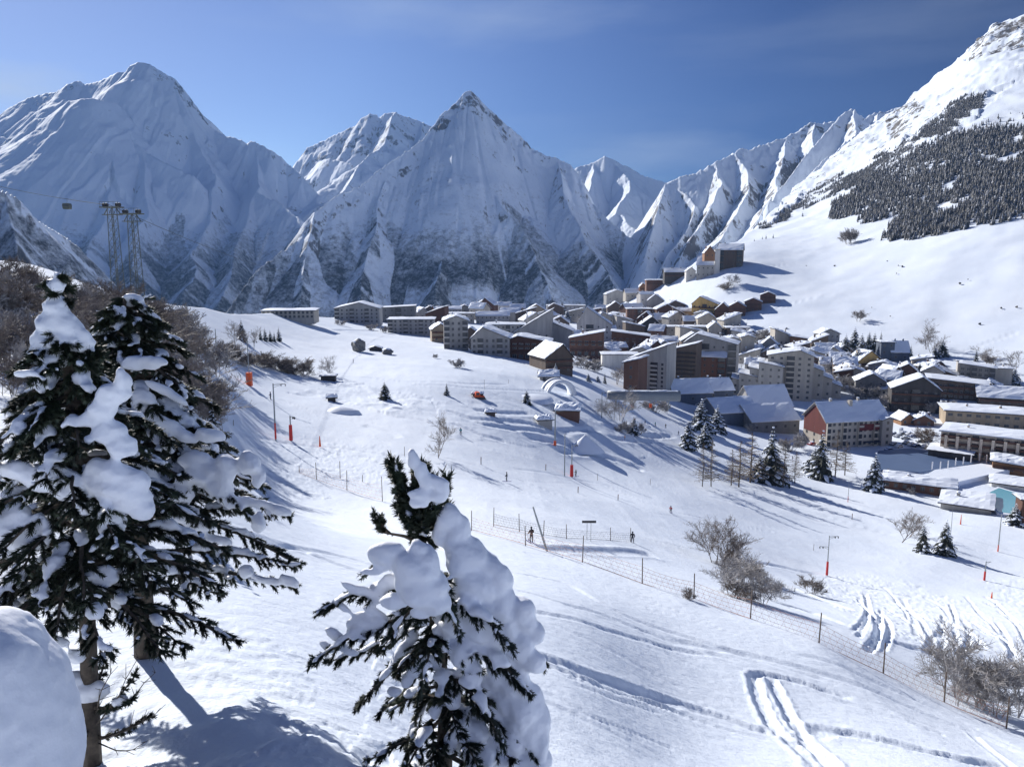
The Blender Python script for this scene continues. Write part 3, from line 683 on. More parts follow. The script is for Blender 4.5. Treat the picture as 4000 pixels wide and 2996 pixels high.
def snow_quad(mb, q, t=.6, n=11, m=7, seed=0, edge=.14):
    """a rounded, uneven slab of snow lying on the quad q (corners in order)"""
    a, b, c, d = [Vector(p) for p in q]; nv = []; rnd = random.Random(seed); ph = rnd.uniform(0, 9)
    for j in range(m + 1):
        v_ = j / m
        for i in range(n + 1):
            u_ = i / n
            p = (a * (1 - u_) + b * u_) * (1 - v_) + (d * (1 - u_) + c * u_) * v_
            e = min(u_, 1 - u_, v_, 1 - v_) / edge
            k = .45 + .55 * min(1, e) ** .5
            h = t * k * (1 + .30 * math.sin(u_ * 7 + ph) * math.cos(v_ * 6 + ph * 1.3) + .16 * math.sin(u_ * 19 + ph * 2) * math.sin(v_ * 15 + ph) + rnd.uniform(-.14, .14))
            if e < .01: p = p + Vector((rnd.uniform(-.22, .22), rnd.uniform(-.22, .22), rnd.uniform(-.1, .05)))
            nv.append(p + Vector((0, 0, h)))
    o = len(nv); N = n + 1
    fs = [(j * N + i, j * N + i + 1, (j + 1) * N + i + 1, (j + 1) * N + i) for j in range(m) for i in range(n)]
    ring = [(0, i) for i in range(n)] + [(j, n) for j in range(m)] + [(m, i) for i in range(n, 0, -1)] + [(j, 0) for j in range(m, 0, -1)]
    for (j, i) in ring:
        u_, v_ = i / n, j / m; nv.append((a * (1 - u_) + b * u_) * (1 - v_) + (d * (1 - u_) + c * u_) * v_)
    L_ = len(ring)
    for k in range(L_):
        k2 = (k + 1) % L_; j, i = ring[k]; j2, i2 = ring[k2]
        fs.append((o + k, o + k2, j2 * N + i2, j * N + i))
    fs.append(tuple(o + k for k in range(L_ - 1, -1, -1)))
    mb.add(nv, fs)

BN = {}
def building(name, label, cat, u, v, w, h, rh, kind='gy', wall='grey', d=None, rot=0.0, wins=None, fascia='dark_fascia', ov=.9, st=.7, px=.5, balc=0, chim=0, side=None, group=None, Y=None, trim=True, wcol=None, winh=1.3, winw=1.1, zoff=0):
    """u, v: picture point of the middle of its front foot; w, h, rh: width, eaves height and roof rise in picture pixels at that distance"""
    p = hit(u, v) if Y is None else P(u, v, Y)
    D = p.y * CT - p.z * ST; k = D / F
    w *= k; h *= k; rh *= k
    if d is None: d = w * .8
    face = -math.atan2(p.x, p.y) * .35       # fronts turn part of the way to the valley
    t = thing(name, label, cat, (p.x, p.y, p.z + zoff), face + R(rot), group)
    wm = wallmat(wall); fm = _mc[fascia]
    x0, x1 = -w / 2, w / 2; base = -3.0
    if kind == 'gx': prof = [(0, h), (d * px, h + rh), (d, h)]
    elif kind == 'fl': prof = [(x0, h), (x1, h)]
    elif kind == 'sr': prof = [(x0, h), (x1, h + rh)]
    elif kind == 'sl': prof = [(x0, h + rh), (x1, h)]
    elif kind == 'sb': prof = [(0, h), (d, h + rh)]          # single pitch, low edge to the front
    else: prof = [(x0, h), (x0 + w * px, h + rh), (x1, h)]
    mb = MB()
    if kind in ('gx', 'sb'): mb.prism([(0, base)] + prof + [(d, base)], 'x', x0, x1)
    else: mb.prism([(x0, base)] + prof + [(x1, base)], 'y', 0, d)
    mb.build('wall', wm, t)
    # roof deck and the snow on it, one slab per plane
    rf = MB(); sn = MB(); th = .28; rr = random.Random(int(u * 7 + v))
    for i in range(len(prof) - 1):
        (a0, z0), (a1, z1) = prof[i], prof[i + 1]
        ln = math.hypot(a1 - a0, z1 - z0) + 1e-6; ex, ez = (a1 - a0) / ln * ov, (z1 - z0) / ln * ov
        b0 = (a0 - ex, z0 - ez) if i == 0 else (a0, z0); b1 = (a1 + ex, z1 + ez) if i == len(prof) - 2 else (a1, z1)
        e = .012 * i
        poly = [(b0[0], b0[1] + .01 + e), (b1[0], b1[1] + .01 + e), (b1[0], b1[1] + th + e), (b0[0], b0[1] + th + e)]
        if kind in ('gx', 'sb'):
            rf.prism(poly, 'x', x0 - ov, x1 + ov)
            q = [(x0 - ov * .8, b0[0], b0[1] + th), (x1 + ov * .8, b0[0], b0[1] + th), (x1 + ov * .8, b1[0], b1[1] + th), (x0 - ov * .8, b1[0], b1[1] + th)]
        else:
            rf.prism(poly, 'y', -ov, d + ov)
            q = [(b0[0], -ov * .8, b0[1] + th), (b1[0], -ov * .8, b1[1] + th), (b1[0], d + ov * .8, b1[1] + th), (b0[0], d + ov * .8, b0[1] + th)]
        snow_quad(sn, q, st * rr.uniform(.85, 1.2), seed=int(u) + i)
    ro = rf.build('roof', fm, t); so = sn.build('roof_snow', M_SNOW, ro, smooth=False)
    # windows on the front: columns, rows
    wcol = M_WFR if wcol is None else _mc[wcol]
    if wins:
        nc, nr_ = wins; ww = min(winw, w / nc * .62); hh = min(winh, h / nr_ * .6)
        key = (round(ww, 2), round(hh, 2), wcol.name)
        if key not in BN:
            f = MB(); f.box(-ww / 2 - .1, ww / 2 + .1, -.07, .02, -.1, hh + .1); f.box(-ww / 2, ww / 2, -.09, -.03, 0, hh, 1); f.box(-.03, .03, -.11, -.05, 0, hh)
            me = f.build('window', [wcol, M_GLASS], t); BN[key] = me.data; bpy.data.objects.remove(me)
        lk = ('log', round(w / nc, 1), round(h / nr_, 1), wall)
        if nr_ >= 3 and nc >= 4 and lk not in BN:
            lw, lh = w / nc * .44, h / nr_; f = MB(); f.box(-lw, lw, -.05, .02, -lh * .48, lh * .48, 1); f.box(-lw - .1, lw + .1, -1.1, -.05, -lh * .5, -lh * .5 + .16); f.box(-lw - .1, lw + .1, -1.1, -1.0, -lh * .5 + .16, -lh * .5 + 1.0); f.box(-lw - .14, -lw - .02, -1.0, -.05, -lh * .5 + .16, lh * .49)  # flat dark panel carries the shade of a balcony recess in its colour
            me = f.build('balcony', [wm, M_GLASS], t); BN[lk] = me.data; bpy.data.objects.remove(me)
        for r_ in range(nr_):
            for c_ in range(nc):
                if nr_ >= 3 and nc >= 4 and c_ % 3 == (int(u) % 3):
                    o = bpy.data.objects.new('balcony', BN[lk]); col.objects.link(o); o.parent = t; o.location = (x0 + w * (c_ + .5) / nc, -.003, h * (r_ + .5) / nr_); continue
                o = bpy.data.objects.new('window', BN[key]); col.objects.link(o); o.parent = t
                o.location = (x0 + w * (c_ + .5) / nc, -.003, h * (r_ + .5) / nr_ - hh / 2 + .2)
        if side and side != 0:
            ns = 3
            for r_ in range(min(nr_, 3)):
                for c_ in range(ns):
                    o = bpy.data.objects.new('window', BN[key]); col.objects.link(o); o.parent = t
                    o.location = ((x0 - .003) if side < 0 else (x1 + .003), d * (c_ + .5) / ns, h * (r_ + .5) / nr_ - hh / 2 + .2); o.rotation_euler = (0, 0, R(-90 if side < 0 else 90))
    if balc == 0 and cat == 'chalet' and name != 'building' and wins and wins[1] >= 1 and h > 3.5: balc = min(2, max(1, wins[1]))
    for b_ in range(balc):
        zb = h * (b_ + .98) / (balc + .6) - .3
        m = MB(); m.box(x0 + .3, x1 - .3, -1.25, -.004, zb, zb + .16)
        m.box(x0 + .3, x1 - .3, -1.25, -1.17, zb + .16, zb + 1.0)
        for e_ in (x0 + .32, x1 - .38): m.box(e_, e_ + .06, -1.16, -.01, zb + .16, zb + .98)
        m.build('balcony', _mc['brown_timber'] if balc < 6 else fm, t)
    if chim == 0 and w > 9 and rr.random() < .7: chim = rr.randint(1, 2)
    for c_ in range(chim):
        cx = x0 + w * (.3 + .4 * c_ + rr.uniform(-.08, .08)); cy = d * .5; ztop = h + (rh if kind in ('gx',) else rh * .8) + 1.3; cs_ = rr.uniform(.35, .55)
        m = MB(); m.box(cx - cs_, cx + cs_, cy - cs_, cy + cs_, h * .7, ztop); m.box(cx - cs_ - .1, cx + cs_ + .1, cy - cs_ - .1, cy + cs_ + .1, ztop + .003, ztop + .15)
        ch = m.build('chimney', wm, t); s2 = MB(); s2.blob((cx, cy, ztop + .3), (.65, .65, .35), seed=3, nu=8, nv=5); s2.build('snow_cap', M_SNOW, ch, True)
    return t, w, h, d, k

B = building
APT, CH, HS = 'apartment_block', 'chalet', 'house'
# --- far rows along the brow of the plateau
B(APT, 'long low grey-brown terrace alone at the far left edge of the village', 'building', 1125, 1246, 200, 30, 4, 'fl', 'warm', 18, wins=(12, 2))
B(APT, 'big grey block with a curved gable at the left end of the village', 'building', 1395, 1264, 172, 58, 22, 'gy', 'grey', 26, wins=(9, 4), px=.55)
B('hall', 'grey hall under a thin black roof behind the curved gable block', 'building', 1545, 1264, 150, 60, 8, 'sr', 'dgrey', 22, wins=(6, 3), st=.2)
B(APT, 'grey three-bay block with a flat snow roof facing the open field', 'building', 1605, 1308, 178, 58, 5, 'fl', 'grey', 20, wins=(9, 4))
B(HS, 'small dark house with a thick white roof behind the three-bay grey block', 'house', 1628, 1240, 50, 24, 14, 'gx', 'dgrey', 12, wins=(3, 1))
B(HS, 'dark house with snow patches on its roof, right of the thick white roof', 'house', 1680, 1240, 48, 30, 14, 'gy', 'dbrown', 12, wins=(2, 2))
B(APT, 'low grey terrace at the skyline over the left half of the village', 'building', 1752, 1210, 100, 20, 8, 'gx', 'grey', 16, wins=(8, 1))
B(HS, 'grey house with a small dark gable on the village skyline', 'house', 1815, 1208, 54, 20, 12, 'gy', 'dgrey', 14, wins=(3, 1))
B(HS, 'highest snow gable on the village skyline below the central peak', 'house', 1888, 1215, 78, 24, 24, 'gy', 'grey', 18, wins=(4, 1))
B(HS, 'pale low house right of the highest skyline gable', 'house', 1970, 1215, 56, 22, 12, 'gx', 'pale', 14, wins=(3, 1))
B(HS, 'grey house with a hipped white roof left of the tan gable', 'house', 2022, 1232, 60, 28, 14, 'gx', 'dgrey', 14, wins=(3, 2))
B(APT, 'grey block with a snow-covered flat roof behind the frosted terrace', 'building', 1795, 1262, 112, 36, 4, 'fl', 'warm', 16, wins=(6, 2))
B(APT, 'long pale block with a rounded snow roof in the middle of the old rows', 'building', 1925, 1268, 130, 34, 14, 'gx', 'grey', 16, wins=(8, 2))
B(APT, 'tan house gable with an orange side wall on the skyline', 'building', 2095, 1250, 84, 34, 26, 'gy', 'tan', 18, wins=(4, 2))
B(CH, 'tan chalet with a bright snow roof, first house at the edge of the field', 'chalet', 1722, 1338, 70, 50, 22, 'gy', 'tan', 14, rot=8, wins=(2, 2))
B(APT, 'tall frosted grey block behind the tan chalet at the field edge', 'building', 1782, 1366, 94, 112, 18, 'gy', 'grey', 20, rot=4, wins=(4, 5))
B(HS, 'dark gabled house wedged under the tall frosted grey block', 'house', 1838, 1345, 66, 42, 22, 'gy', 'dbrown', 10, wins=(2, 2))
B(APT, 'broad grey gable with a long black eave running down to the right', 'building', 1915, 1388, 150, 66, 42, 'gy', 'grey', 20, rot=-4, wins=(6, 3), px=.30)
B(APT, 'frosty grey slab block behind the broad grey gable', 'building', 1975, 1330, 150, 60, 8, 'fl', 'grey', 18, wins=(8, 3))
B(APT, 'long flat-roofed row on the skyline right of the tan gable', 'building', 2210, 1225, 150, 32, 3, 'fl', 'pale', 16, wins=(9, 2))
B(APT, 'grey tower block with one steep sunlit roof plane falling to the left', 'building', 2075, 1345, 150, 40, 92, 'sr', 'grey', 20, rot=-8, wins=(5, 3))
B(APT, 'blank grey slab with its roof falling right, beside the steep sunlit roof', 'building', 2192, 1358, 84, 66, 34, 'sl', 'grey', 18, rot=-8, st=.3)
B(CH, 'brown chalet with white columns in front of the steep sunlit roof', 'chalet', 2060, 1408, 176, 72, 22, 'gy', 'brown', 16, rot=-6, wins=(7, 2), px=.28, wcol='pale_frame', winh=3.2, winw=2.2)
B(CH, 'tilted brown-grey chalet whose steep roof is dotted with dark tufts', 'chalet', 2184, 1462, 118, 66, 50, 'gy', 'dbrown', 18, rot=24, wins=(3, 2), px=.62, st=.5)
B('hut', 'small grey stone hut half buried at the foot of the tilted chalet', 'hut', 2144, 1496, 72, 26, 14, 'gx', 'grey', 8, wins=(2, 1))
B(APT, 'big pale grey block with one tall peak at its left', 'building', 2320, 1330, 134, 62, 66, 'gy', 'pale', 22, rot=-6, px=.28, wins=(4, 3), st=.35)
B('hall', 'wide low hall with an unbroken white roof behind the pale peaked block', 'building', 2415, 1272, 132, 16, 24, 'sb', 'grey', 26, st=.8)
B(HS, 'small grey house with a white awning roof below the skyline row', 'house', 2350, 1234, 50, 30, 10, 'gx', 'dgrey', 10, wins=(2, 1))
B(APT, 'brown block with a barrel roof left of the brown and grey bays', 'building', 2404, 1232, 64, 30, 22, 'gy', 'dbrown', 16, wins=(3, 2))
B(APT, 'block with alternating brown and grey bays under a thin snow roof', 'building', 2498, 1262, 98, 54, 4, 'fl', 'rust', 18, wins=(5, 3))
B(CH, 'dark triangular gable rising over the flat grey roofs', 'chalet', 2540, 1305, 108, 24, 44, 'gy', 'black', 20, wins=(2, 1), px=.55)
B(APT, 'flat-roofed pale block right of the dark triangular gable', 'building', 2624, 1330, 122, 52, 4, 'fl', 'grey', 18, wins=(5, 2), ov=1.6)
B(APT, 'long grey block with a snow dome at its right end', 'building', 2742, 1324, 140, 46, 5, 'fl', 'warm', 18, wins=(7, 2))
B('dome_house', 'round snow-covered dome standing right of the long grey block', 'building', 2792, 1322, 50, 40, 22, 'gy', 'warm', 14, wins=(2, 1), st=1.2)
B(CH, 'brown chalet with pale lower bays and a two-step snow roof', 'chalet', 2290, 1400, 132, 78, 26, 'sr', 'rust', 18, rot=-6, wins=(5, 2), wcol='pale_frame', winh=3.0, winw=2.4)
B(CH, 'long brown chalet with a white strip roof and pale balcony walls', 'chalet', 2462, 1376, 148, 62, 18, 'sl', 'brown', 18, rot=-6, wins=(6, 2), wcol='pale_frame', winh=2.6, winw=2.0)
B(CH, 'low dark brown chalet under a bright roof between the long chalet and the towers', 'chalet', 2588, 1364, 108, 34, 14, 'gx', 'brown', 14, rot=-10, wins=(4, 1))
B('wall_building', 'low cream frosted building like a wall beside the brown tower', 'building', 2422, 1448, 140, 62, 5, 'fl', 'frost', 14, wins=None, st=.5)
# --- the towers in the middle
B('tower_block', 'tall block with a lit brown end and one long snow roof sliding left', 'building', 2520, 1530, 166, 118, 66, 'sr', 'grey', 16, rot=-26, wins=(5, 7), side=-1, st=.9, balc=0, fascia='brown_timber')
B('tower_block', 'brown-ended narrow tower joined to the left of the long sliding roof', 'building', 2462, 1530, 58, 112, 16, 'sr', 'rust', 14, rot=-26, wins=(1, 3), st=.9)
B('tower_block', 'tall dark tower with stacked balconies between two pale slabs', 'building', 2662, 1494, 106, 124, 30, 'sr', 'dbrown', 18, rot=-20, wins=(3, 7), balc=7)
B('tower_block', 'red-brown tower with a broad white hat of snow', 'building', 2766, 1486, 126, 92, 22, 'gx', 'rust', 16, rot=-16, wins=(4, 4), st=1.1)
B('tower_block', 'large pale slab tower with black vertical joints behind the red-brown tower', 'building', 2768, 1482, 200, 140, 36, 'gy', 'grey', 20, rot=-16, wins=(6, 5), px=.25, Y=None)
B('tower_block', 'plain round-topped grey tower, left one of the pair by the hillside', 'building', 2860, 1408, 64, 80, 10, 'gy', 'grey', 16, st=.9)
B('tower_block', 'plain grey tower, right one of the pair by the hillside', 'building', 2918, 1410, 50, 92, 8, 'gy', 'warm', 16, st=.9)
B('hall', 'low brown building with a wide flat white roof above the pair of grey towers', 'building', 2884, 1310, 84, 28, 5, 'fl', 'dbrown', 16, wins=(4, 1), ov=1.5)
# --- station, walkway side and blue roofs
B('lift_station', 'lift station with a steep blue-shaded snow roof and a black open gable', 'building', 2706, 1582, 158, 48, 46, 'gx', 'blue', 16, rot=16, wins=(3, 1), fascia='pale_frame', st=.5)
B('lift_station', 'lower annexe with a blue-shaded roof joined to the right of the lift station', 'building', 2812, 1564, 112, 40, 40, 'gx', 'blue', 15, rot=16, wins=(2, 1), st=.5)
# --- the stepped giant
B(APT, 'giant grey apartment block with a high middle and one column of balconies', 'building', 3080, 1562, 168, 172, 22, 'gy', 'warm', 22, rot=-12, wins=(5, 8), fascia='dark_fascia', px=.7, winw=1.4)
for i, (uu, vv, ww, hh, dd) in enumerate([(3005, 1562, 90, 130, 26), (2965, 1556, 80, 104, 26), (2925, 1552, 80, 78, 26), (2895, 1546, 70, 52, 26)]):
    B(APT, ['first and highest terraced wing stepping down left of the giant grey block', 'second terraced wing left of the giant grey block', 'third terraced wing left of the giant grey block',
            'lowest terraced wing at the far left of the giant grey block'][i], 'building', uu, vv, ww, hh, 16, 'sl', 'grey', 20, rot=-12, wins=(3, max(2, 5 - i)), group='terraced wings left of the giant block')
for i, (uu, vv, ww, hh) in enumerate([(3178, 1560, 60, 112), (3214, 1558, 60, 78), (3250, 1556, 60, 48)]):
    B(APT, ['highest shaded step on the right flank of the giant grey block', 'middle shaded step on the right flank of the giant grey block', 'lowest shaded step at the right end of the giant grey block'][i],
      'building', uu, vv, ww, hh, 22, 'sl', 'warm', 18, rot=-12, wins=(2, max(1, 3 - i)), group='stepped wings right of the giant block')
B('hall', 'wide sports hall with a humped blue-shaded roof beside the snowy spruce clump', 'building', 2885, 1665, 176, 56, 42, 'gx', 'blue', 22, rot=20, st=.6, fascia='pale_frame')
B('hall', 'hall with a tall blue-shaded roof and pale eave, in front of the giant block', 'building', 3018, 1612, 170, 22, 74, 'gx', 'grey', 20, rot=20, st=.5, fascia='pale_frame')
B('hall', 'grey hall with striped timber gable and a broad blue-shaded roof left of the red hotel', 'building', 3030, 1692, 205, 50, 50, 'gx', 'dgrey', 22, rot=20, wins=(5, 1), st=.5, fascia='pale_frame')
# --- right half
B(CH, 'orange timber chalet alone on the snow below the hillside', 'chalet', 3146, 1362, 116, 32, 14, 'sl', 'wood', 14, rot=-14, wins=(5, 1), ov=1.4)
B('hotel', 'long grey hotel with a red gable end and two blue-shaded roof planes', 'hotel', 3345, 1745, 272, 104, 62, 'gx', 'warm', 18, rot=20, wins=(12, 4), side=-1, chim=2, fascia='pale_frame', st=.5)
B('tower_block', 'narrow grey stair tower at the right end of the long hotel', 'building', 3462, 1742, 46, 104, 8, 'gy', 'grey', 16, rot=20, wins=(1, 4), st=.5)
B(HS, 'plain grey gabled house behind the snowy trees right of the giant block', 'house', 3398, 1552, 108, 62, 30, 'gy', 'dgrey', 16, rot=-10, wins=(3, 3), px=.55)
B(CH, 'yellow timber chalet with balconies under a steep white roof', 'chalet', 3398, 1446, 120, 30, 44, 'gy', 'yellow', 14, rot=16, wins=(4, 2), balc=2)
B('tower_block', 'dark blue-grey tower at the foot of the right-hand hillside', 'building', 3464, 1416, 50, 78, 6, 'fl', 'blue', 12, wins=(2, 3))
B(HS, 'house with a big grey-shaded roof joined to the dark blue-grey tower', 'house', 3515, 1416, 66, 40, 40, 'gx', 'blue', 14, wins=(2, 1), st=.4)
B(CH, 'chalet with a red-brown arched gable above the black house', 'chalet', 3530, 1482, 108, 26, 34, 'gy', 'rust', 16, rot=-14, wins=(4, 1), px=.62)
B(CH, 'black-walled house with a sunlit roof left of the long white roof', 'chalet', 3572, 1612, 170, 92, 48, 'gy', 'black', 18, rot=-10, wins=(5, 3), px=.62)
B('hotel', 'long hotel with brown balconies under one enormous white roof', 'hotel', 3742, 1562, 216, 62, 16, 'sl', 'dbrown', 22, rot=-14, wins=(12, 3), balc=2, wcol='pale_frame')
B(APT, 'block with a grid of cream balconies and a blank grey end wall', 'building', 3812, 1512, 120, 76, 12, 'sl', 'dgrey', 14, rot=-22, wins=(6, 4), wcol='pale_frame', winh=2.0, winw=2.2)
B('tower_block', 'blank rounded grey wall block closing the cream balcony grid', 'building', 3908, 1510, 72, 70, 4, 'fl', 'warm', 14, rot=-10, st=.5)
B('tower_block', 'thin pale pier standing at the left of the cream balcony grid', 'building', 3746, 1484, 18, 74, 3, 'fl', 'pale', 3, st=.3)
B(CH, 'wide low chalet with overhanging pale roof at the right edge', 'chalet', 3925, 1592, 180, 40, 34, 'gx', 'dbrown', 18, rot=-12, wins=(6, 1), ov=1.6)
B('hall', 'tan flat-roofed block with dark drifted heaps on its snow roof', 'building', 3855, 1675, 290, 62, 6, 'fl', 'tan', 22, rot=-10, wins=(9, 2), ov=1.2, winw=2.0)
B('hotel', 'cream hotel with upright pillars and stacked balconies at the right edge', 'hotel', 3850, 1800, 320, 98, 6, 'fl', 'cream', 20, rot=-24, wins=(12, 3), balc=3, fascia='pale_frame', st=.8)
B(CH, 'little chalet with an orange gable between the hotel and the tan block', 'chalet', 3548, 1660, 56, 20, 22, 'gy', 'wood', 10, rot=10, wins=(2, 1))
B(HS, 'snow-covered cottage with a rusty wall behind the bare bushes by the car park', 'house', 3608, 1664, 70, 20, 20, 'gy', 'rust', 10, rot=-16, wins=(2, 1))
B('pavilion', 'long low pavilion with a grey roof along the back of the ice rink', 'building', 3708, 1792, 150, 26, 5, 'sb', 'black', 12, rot=-26, st=.12, wins=None)
B('hut', 'long red-brown rink hut under thick snow behind the snowy spruce', 'hut', 3585, 1925, 250, 34, 8, 'sb', 'rust', 9, rot=-19, wins=(8, 1), st=.9)
B(CH, 'orange timber building with one pale door at the right edge above the pool', 'chalet', 3950, 1855, 130, 38, 8, 'sl', 'wood', 14, rot=-20, wins=(3, 1), st=.9)
B('pool_house', 'low grey building under a plain white roof left of the pool', 'building', 3770, 2000, 170, 22, 5, 'fl', 'grey', 20, rot=-22, st=.5)
B('pool_house', 'white snow-roofed building behind the swimming pool', 'building', 3960, 1915, 150, 18, 4, 'fl', 'frost', 14, rot=-20, st=.5)
B('kiosk', 'brown kiosk on a dark red base at the right border of the photo', 'kiosk', 4018, 2060, 60, 110, 4, 'fl', 'brown', 5, wins=None, st=.3)
# small snow-laden houses between
for i, (uu, vv, ww, hh, rr_, wl, lab) in enumerate([
 (2990, 1376, 60, 22, 18, 'dbrown', 'small white-roofed cottage directly right of the pair of grey towers'),
 (3040, 1392, 70, 26, 20, 'warm', 'cottage with an uneven white roof above the giant grey block'),
 (3105, 1402, 64, 22, 16, 'dgrey', 'cottage half hidden in drifts below the orange timber chalet'),
 (3170, 1410, 66, 24, 18, 'dbrown', 'snow-heaped cottage above the right steps of the giant block'),
 (3232, 1392, 80, 26, 22, 'grey', 'gabled cottage right of the snow-heaped one, below the open slope'),
 (3296, 1402, 70, 28, 26, 'warm', 'steep little house at the left of the yellow timber chalet'),
 (3330, 1376, 60, 22, 18, 'tan', 'white-roofed cottage inside the spruce clump on the right'),
 (3318, 1484, 84, 36, 22, 'brown', 'brown chalet with hanging icicles left of the plain grey gabled house'),
 (3245, 1452, 76, 30, 22, 'grey', 'grey cottage among frosted shrubs above the stepped flank'),
 (3450, 1510, 90, 30, 18, 'wood', 'chalet with a lit timber terrace between grey house and black house'),
 (2945, 1452, 70, 30, 18, 'grey', 'snowy house peeping out left of the terraced wings'),
 (2846, 1272, 54, 30, 14, 'grey', 'grey house with frosted front under the row of red-brown chalets'),
 (2668, 1264, 66, 48, 10, 'tan', 'yellowish long house below the yellow hillside hotel'),
 (2740, 1268, 60, 42, 8, 'grey', 'misty grey house below the yellow hillside hotel, at its right'),
 (2528, 1196, 58, 46, 8, 'pale', 'white-grey house at the foot of the snow spur'),
 (2410, 1180, 86, 40, 16, 'grey', 'rounded grey house standing on the rise behind the skyline row'),
 (2470, 1170, 54, 26, 14, 'warm', 'small house half way up the rise behind the skyline row')]):
    B(HS, lab, 'house', uu, vv, ww, hh, rr_, ['gx', 'gy'][i % 2], wl, 12, rot=(i * 37 % 40) - 20, wins=(3, 1), st=1.0)
# hillside groups
B('hotel', 'yellow hillside hotel with a steep striped roof', 'hotel', 2750, 1250, 98, 62, 28, 'gy', 'yellow', 20, rot=-18, wins=(5, 3), px=.3, balc=2)
for i, (uu, vv, ww, hh, rr_, lab) in enumerate([(2822, 1246, 58, 36, 26, 'leftmost red-brown chalet of the hillside row, with a steep grey roof'), (2878, 1244, 62, 46, 18, 'second red-brown chalet of the hillside row, with a rounded snow roof'),
     (2940, 1222, 64, 42, 14, 'third red-brown chalet of the hillside row, with patchy snow'), (2998, 1194, 58, 40, 12, 'highest and rightmost dark red chalet of the hillside row')]):
    B(CH, lab, 'chalet', uu, vv, ww, hh, rr_, 'gy', 'rust', 16, rot=-12, wins=(3, 2), group='red-brown chalets climbing the hillside')
B('hotel', 'dark brown upper block of the hilltop hotel, snow gable over a deck', 'hotel', 2850, 1052, 92, 74, 24, 'gx', 'dbrown', 26, rot=-14, wins=(4, 3))
B('tower_block', 'pale square stair tower of the hilltop hotel', 'building', 2800, 1072, 20, 96, 3, 'fl', 'frost', 8, st=.3)
B('hotel', 'lower grey-white wing of the hilltop hotel with a shaded roof', 'hotel', 2755, 1086, 68, 50, 34, 'gx', 'grey', 24, rot=-14, wins=(4, 2))
B(HS, 'orange-gabled house between the lower wing and the stair tower of the hilltop hotel', 'house', 2772, 1010, 40, 22, 26, 'gy', 'wood', 16, wins=(2, 1), Y=860)
B(CH, 'black-brown long chalet on the ridge left of the hilltop hotel', 'chalet', 2640, 1100, 88, 36, 14, 'gx', 'black', 18, wins=(4, 1))
B(HS, 'white rounded house right of the black-brown ridge chalet', 'house', 2698, 1096, 36, 36, 14, 'gy', 'frost', 14, wins=(1, 1))
B(CH, 'red-brown chalet block below the black-brown ridge chalet', 'chalet', 2562, 1130, 74, 34, 12, 'fl', 'rust', 18, wins=(4, 1), st=1.2)
B(CH, 'small orange chalet with a tall snow cap at the left foot of the ridge', 'chalet', 2512, 1136, 28, 20, 14, 'gy', 'wood', 10, wins=(1, 1), st=1.4)

rf_ = random.Random(99)
INF = [(2130,1262),(2180,1290),(2240,1260),(2300,1262),(2440,1300),(2480,1322),(2380,1340),(2560,1340),(2640,1290),(2700,1300),(2760,1290),(2600,1245),(2560,1222),(2640,1222),(2700,1340),(2560,1400),(2600,1392),(2700,1380),(2860,1290),(2930,1335),(2900,1345),(3010,1420),(3060,1362),(3150,1436),(3280,1436),
       (2885,1395),(2925,1420),(2960,1400),(3005,1390),(3130,1400),(3190,1430),(3222,1416),(3260,1412),(3300,1470),(3350,1500),(3290,1500),(3440,1470),(3470,1530),(3480,1560),(3500,1500),(3640,1500),(3700,1500),(3740,1540),(3870,1540),(2210,1330),(2240,1350),(2380,1290),(2520,1280),(2590,1285),(2655,1270),(2350,1400),(2410,1400),(2500,1400),(3480,1468),(3600,1450),(3660,1462),(3240,1350),(3200,1372),(1860,1250),(1900,1240),(1990,1262),(2050,1275),(2090,1300),(1700,1270),(1650,1262),(2170,1240),(2360,1290),(2480,1235)]
for i, (uu, vv) in enumerate(INF):
    wl = ['grey', 'dbrown', 'warm', 'brown'][i % 4]
    B(HS, ['grey-walled', 'dark brown', 'beige-grey', 'reddish brown'][i % 4] + ' snow-roofed house wedged into a gap between the bigger village buildings', 'house', uu, vv, rf_.uniform(56, 96), rf_.uniform(26, 50), rf_.uniform(14, 30), rf_.choice(['gx', 'gy', 'gy', 'sl', 'sr']), wl, 13,
      rot=rf_.uniform(-35, 35), wins=(rf_.randint(3, 4), rf_.randint(1, 2)), st=rf_.uniform(.7, 1.3), px=rf_.uniform(.35, .65), group=['grey', 'dark brown', 'beige-grey', 'reddish brown'][i % 4] + ' houses filling the village gaps')
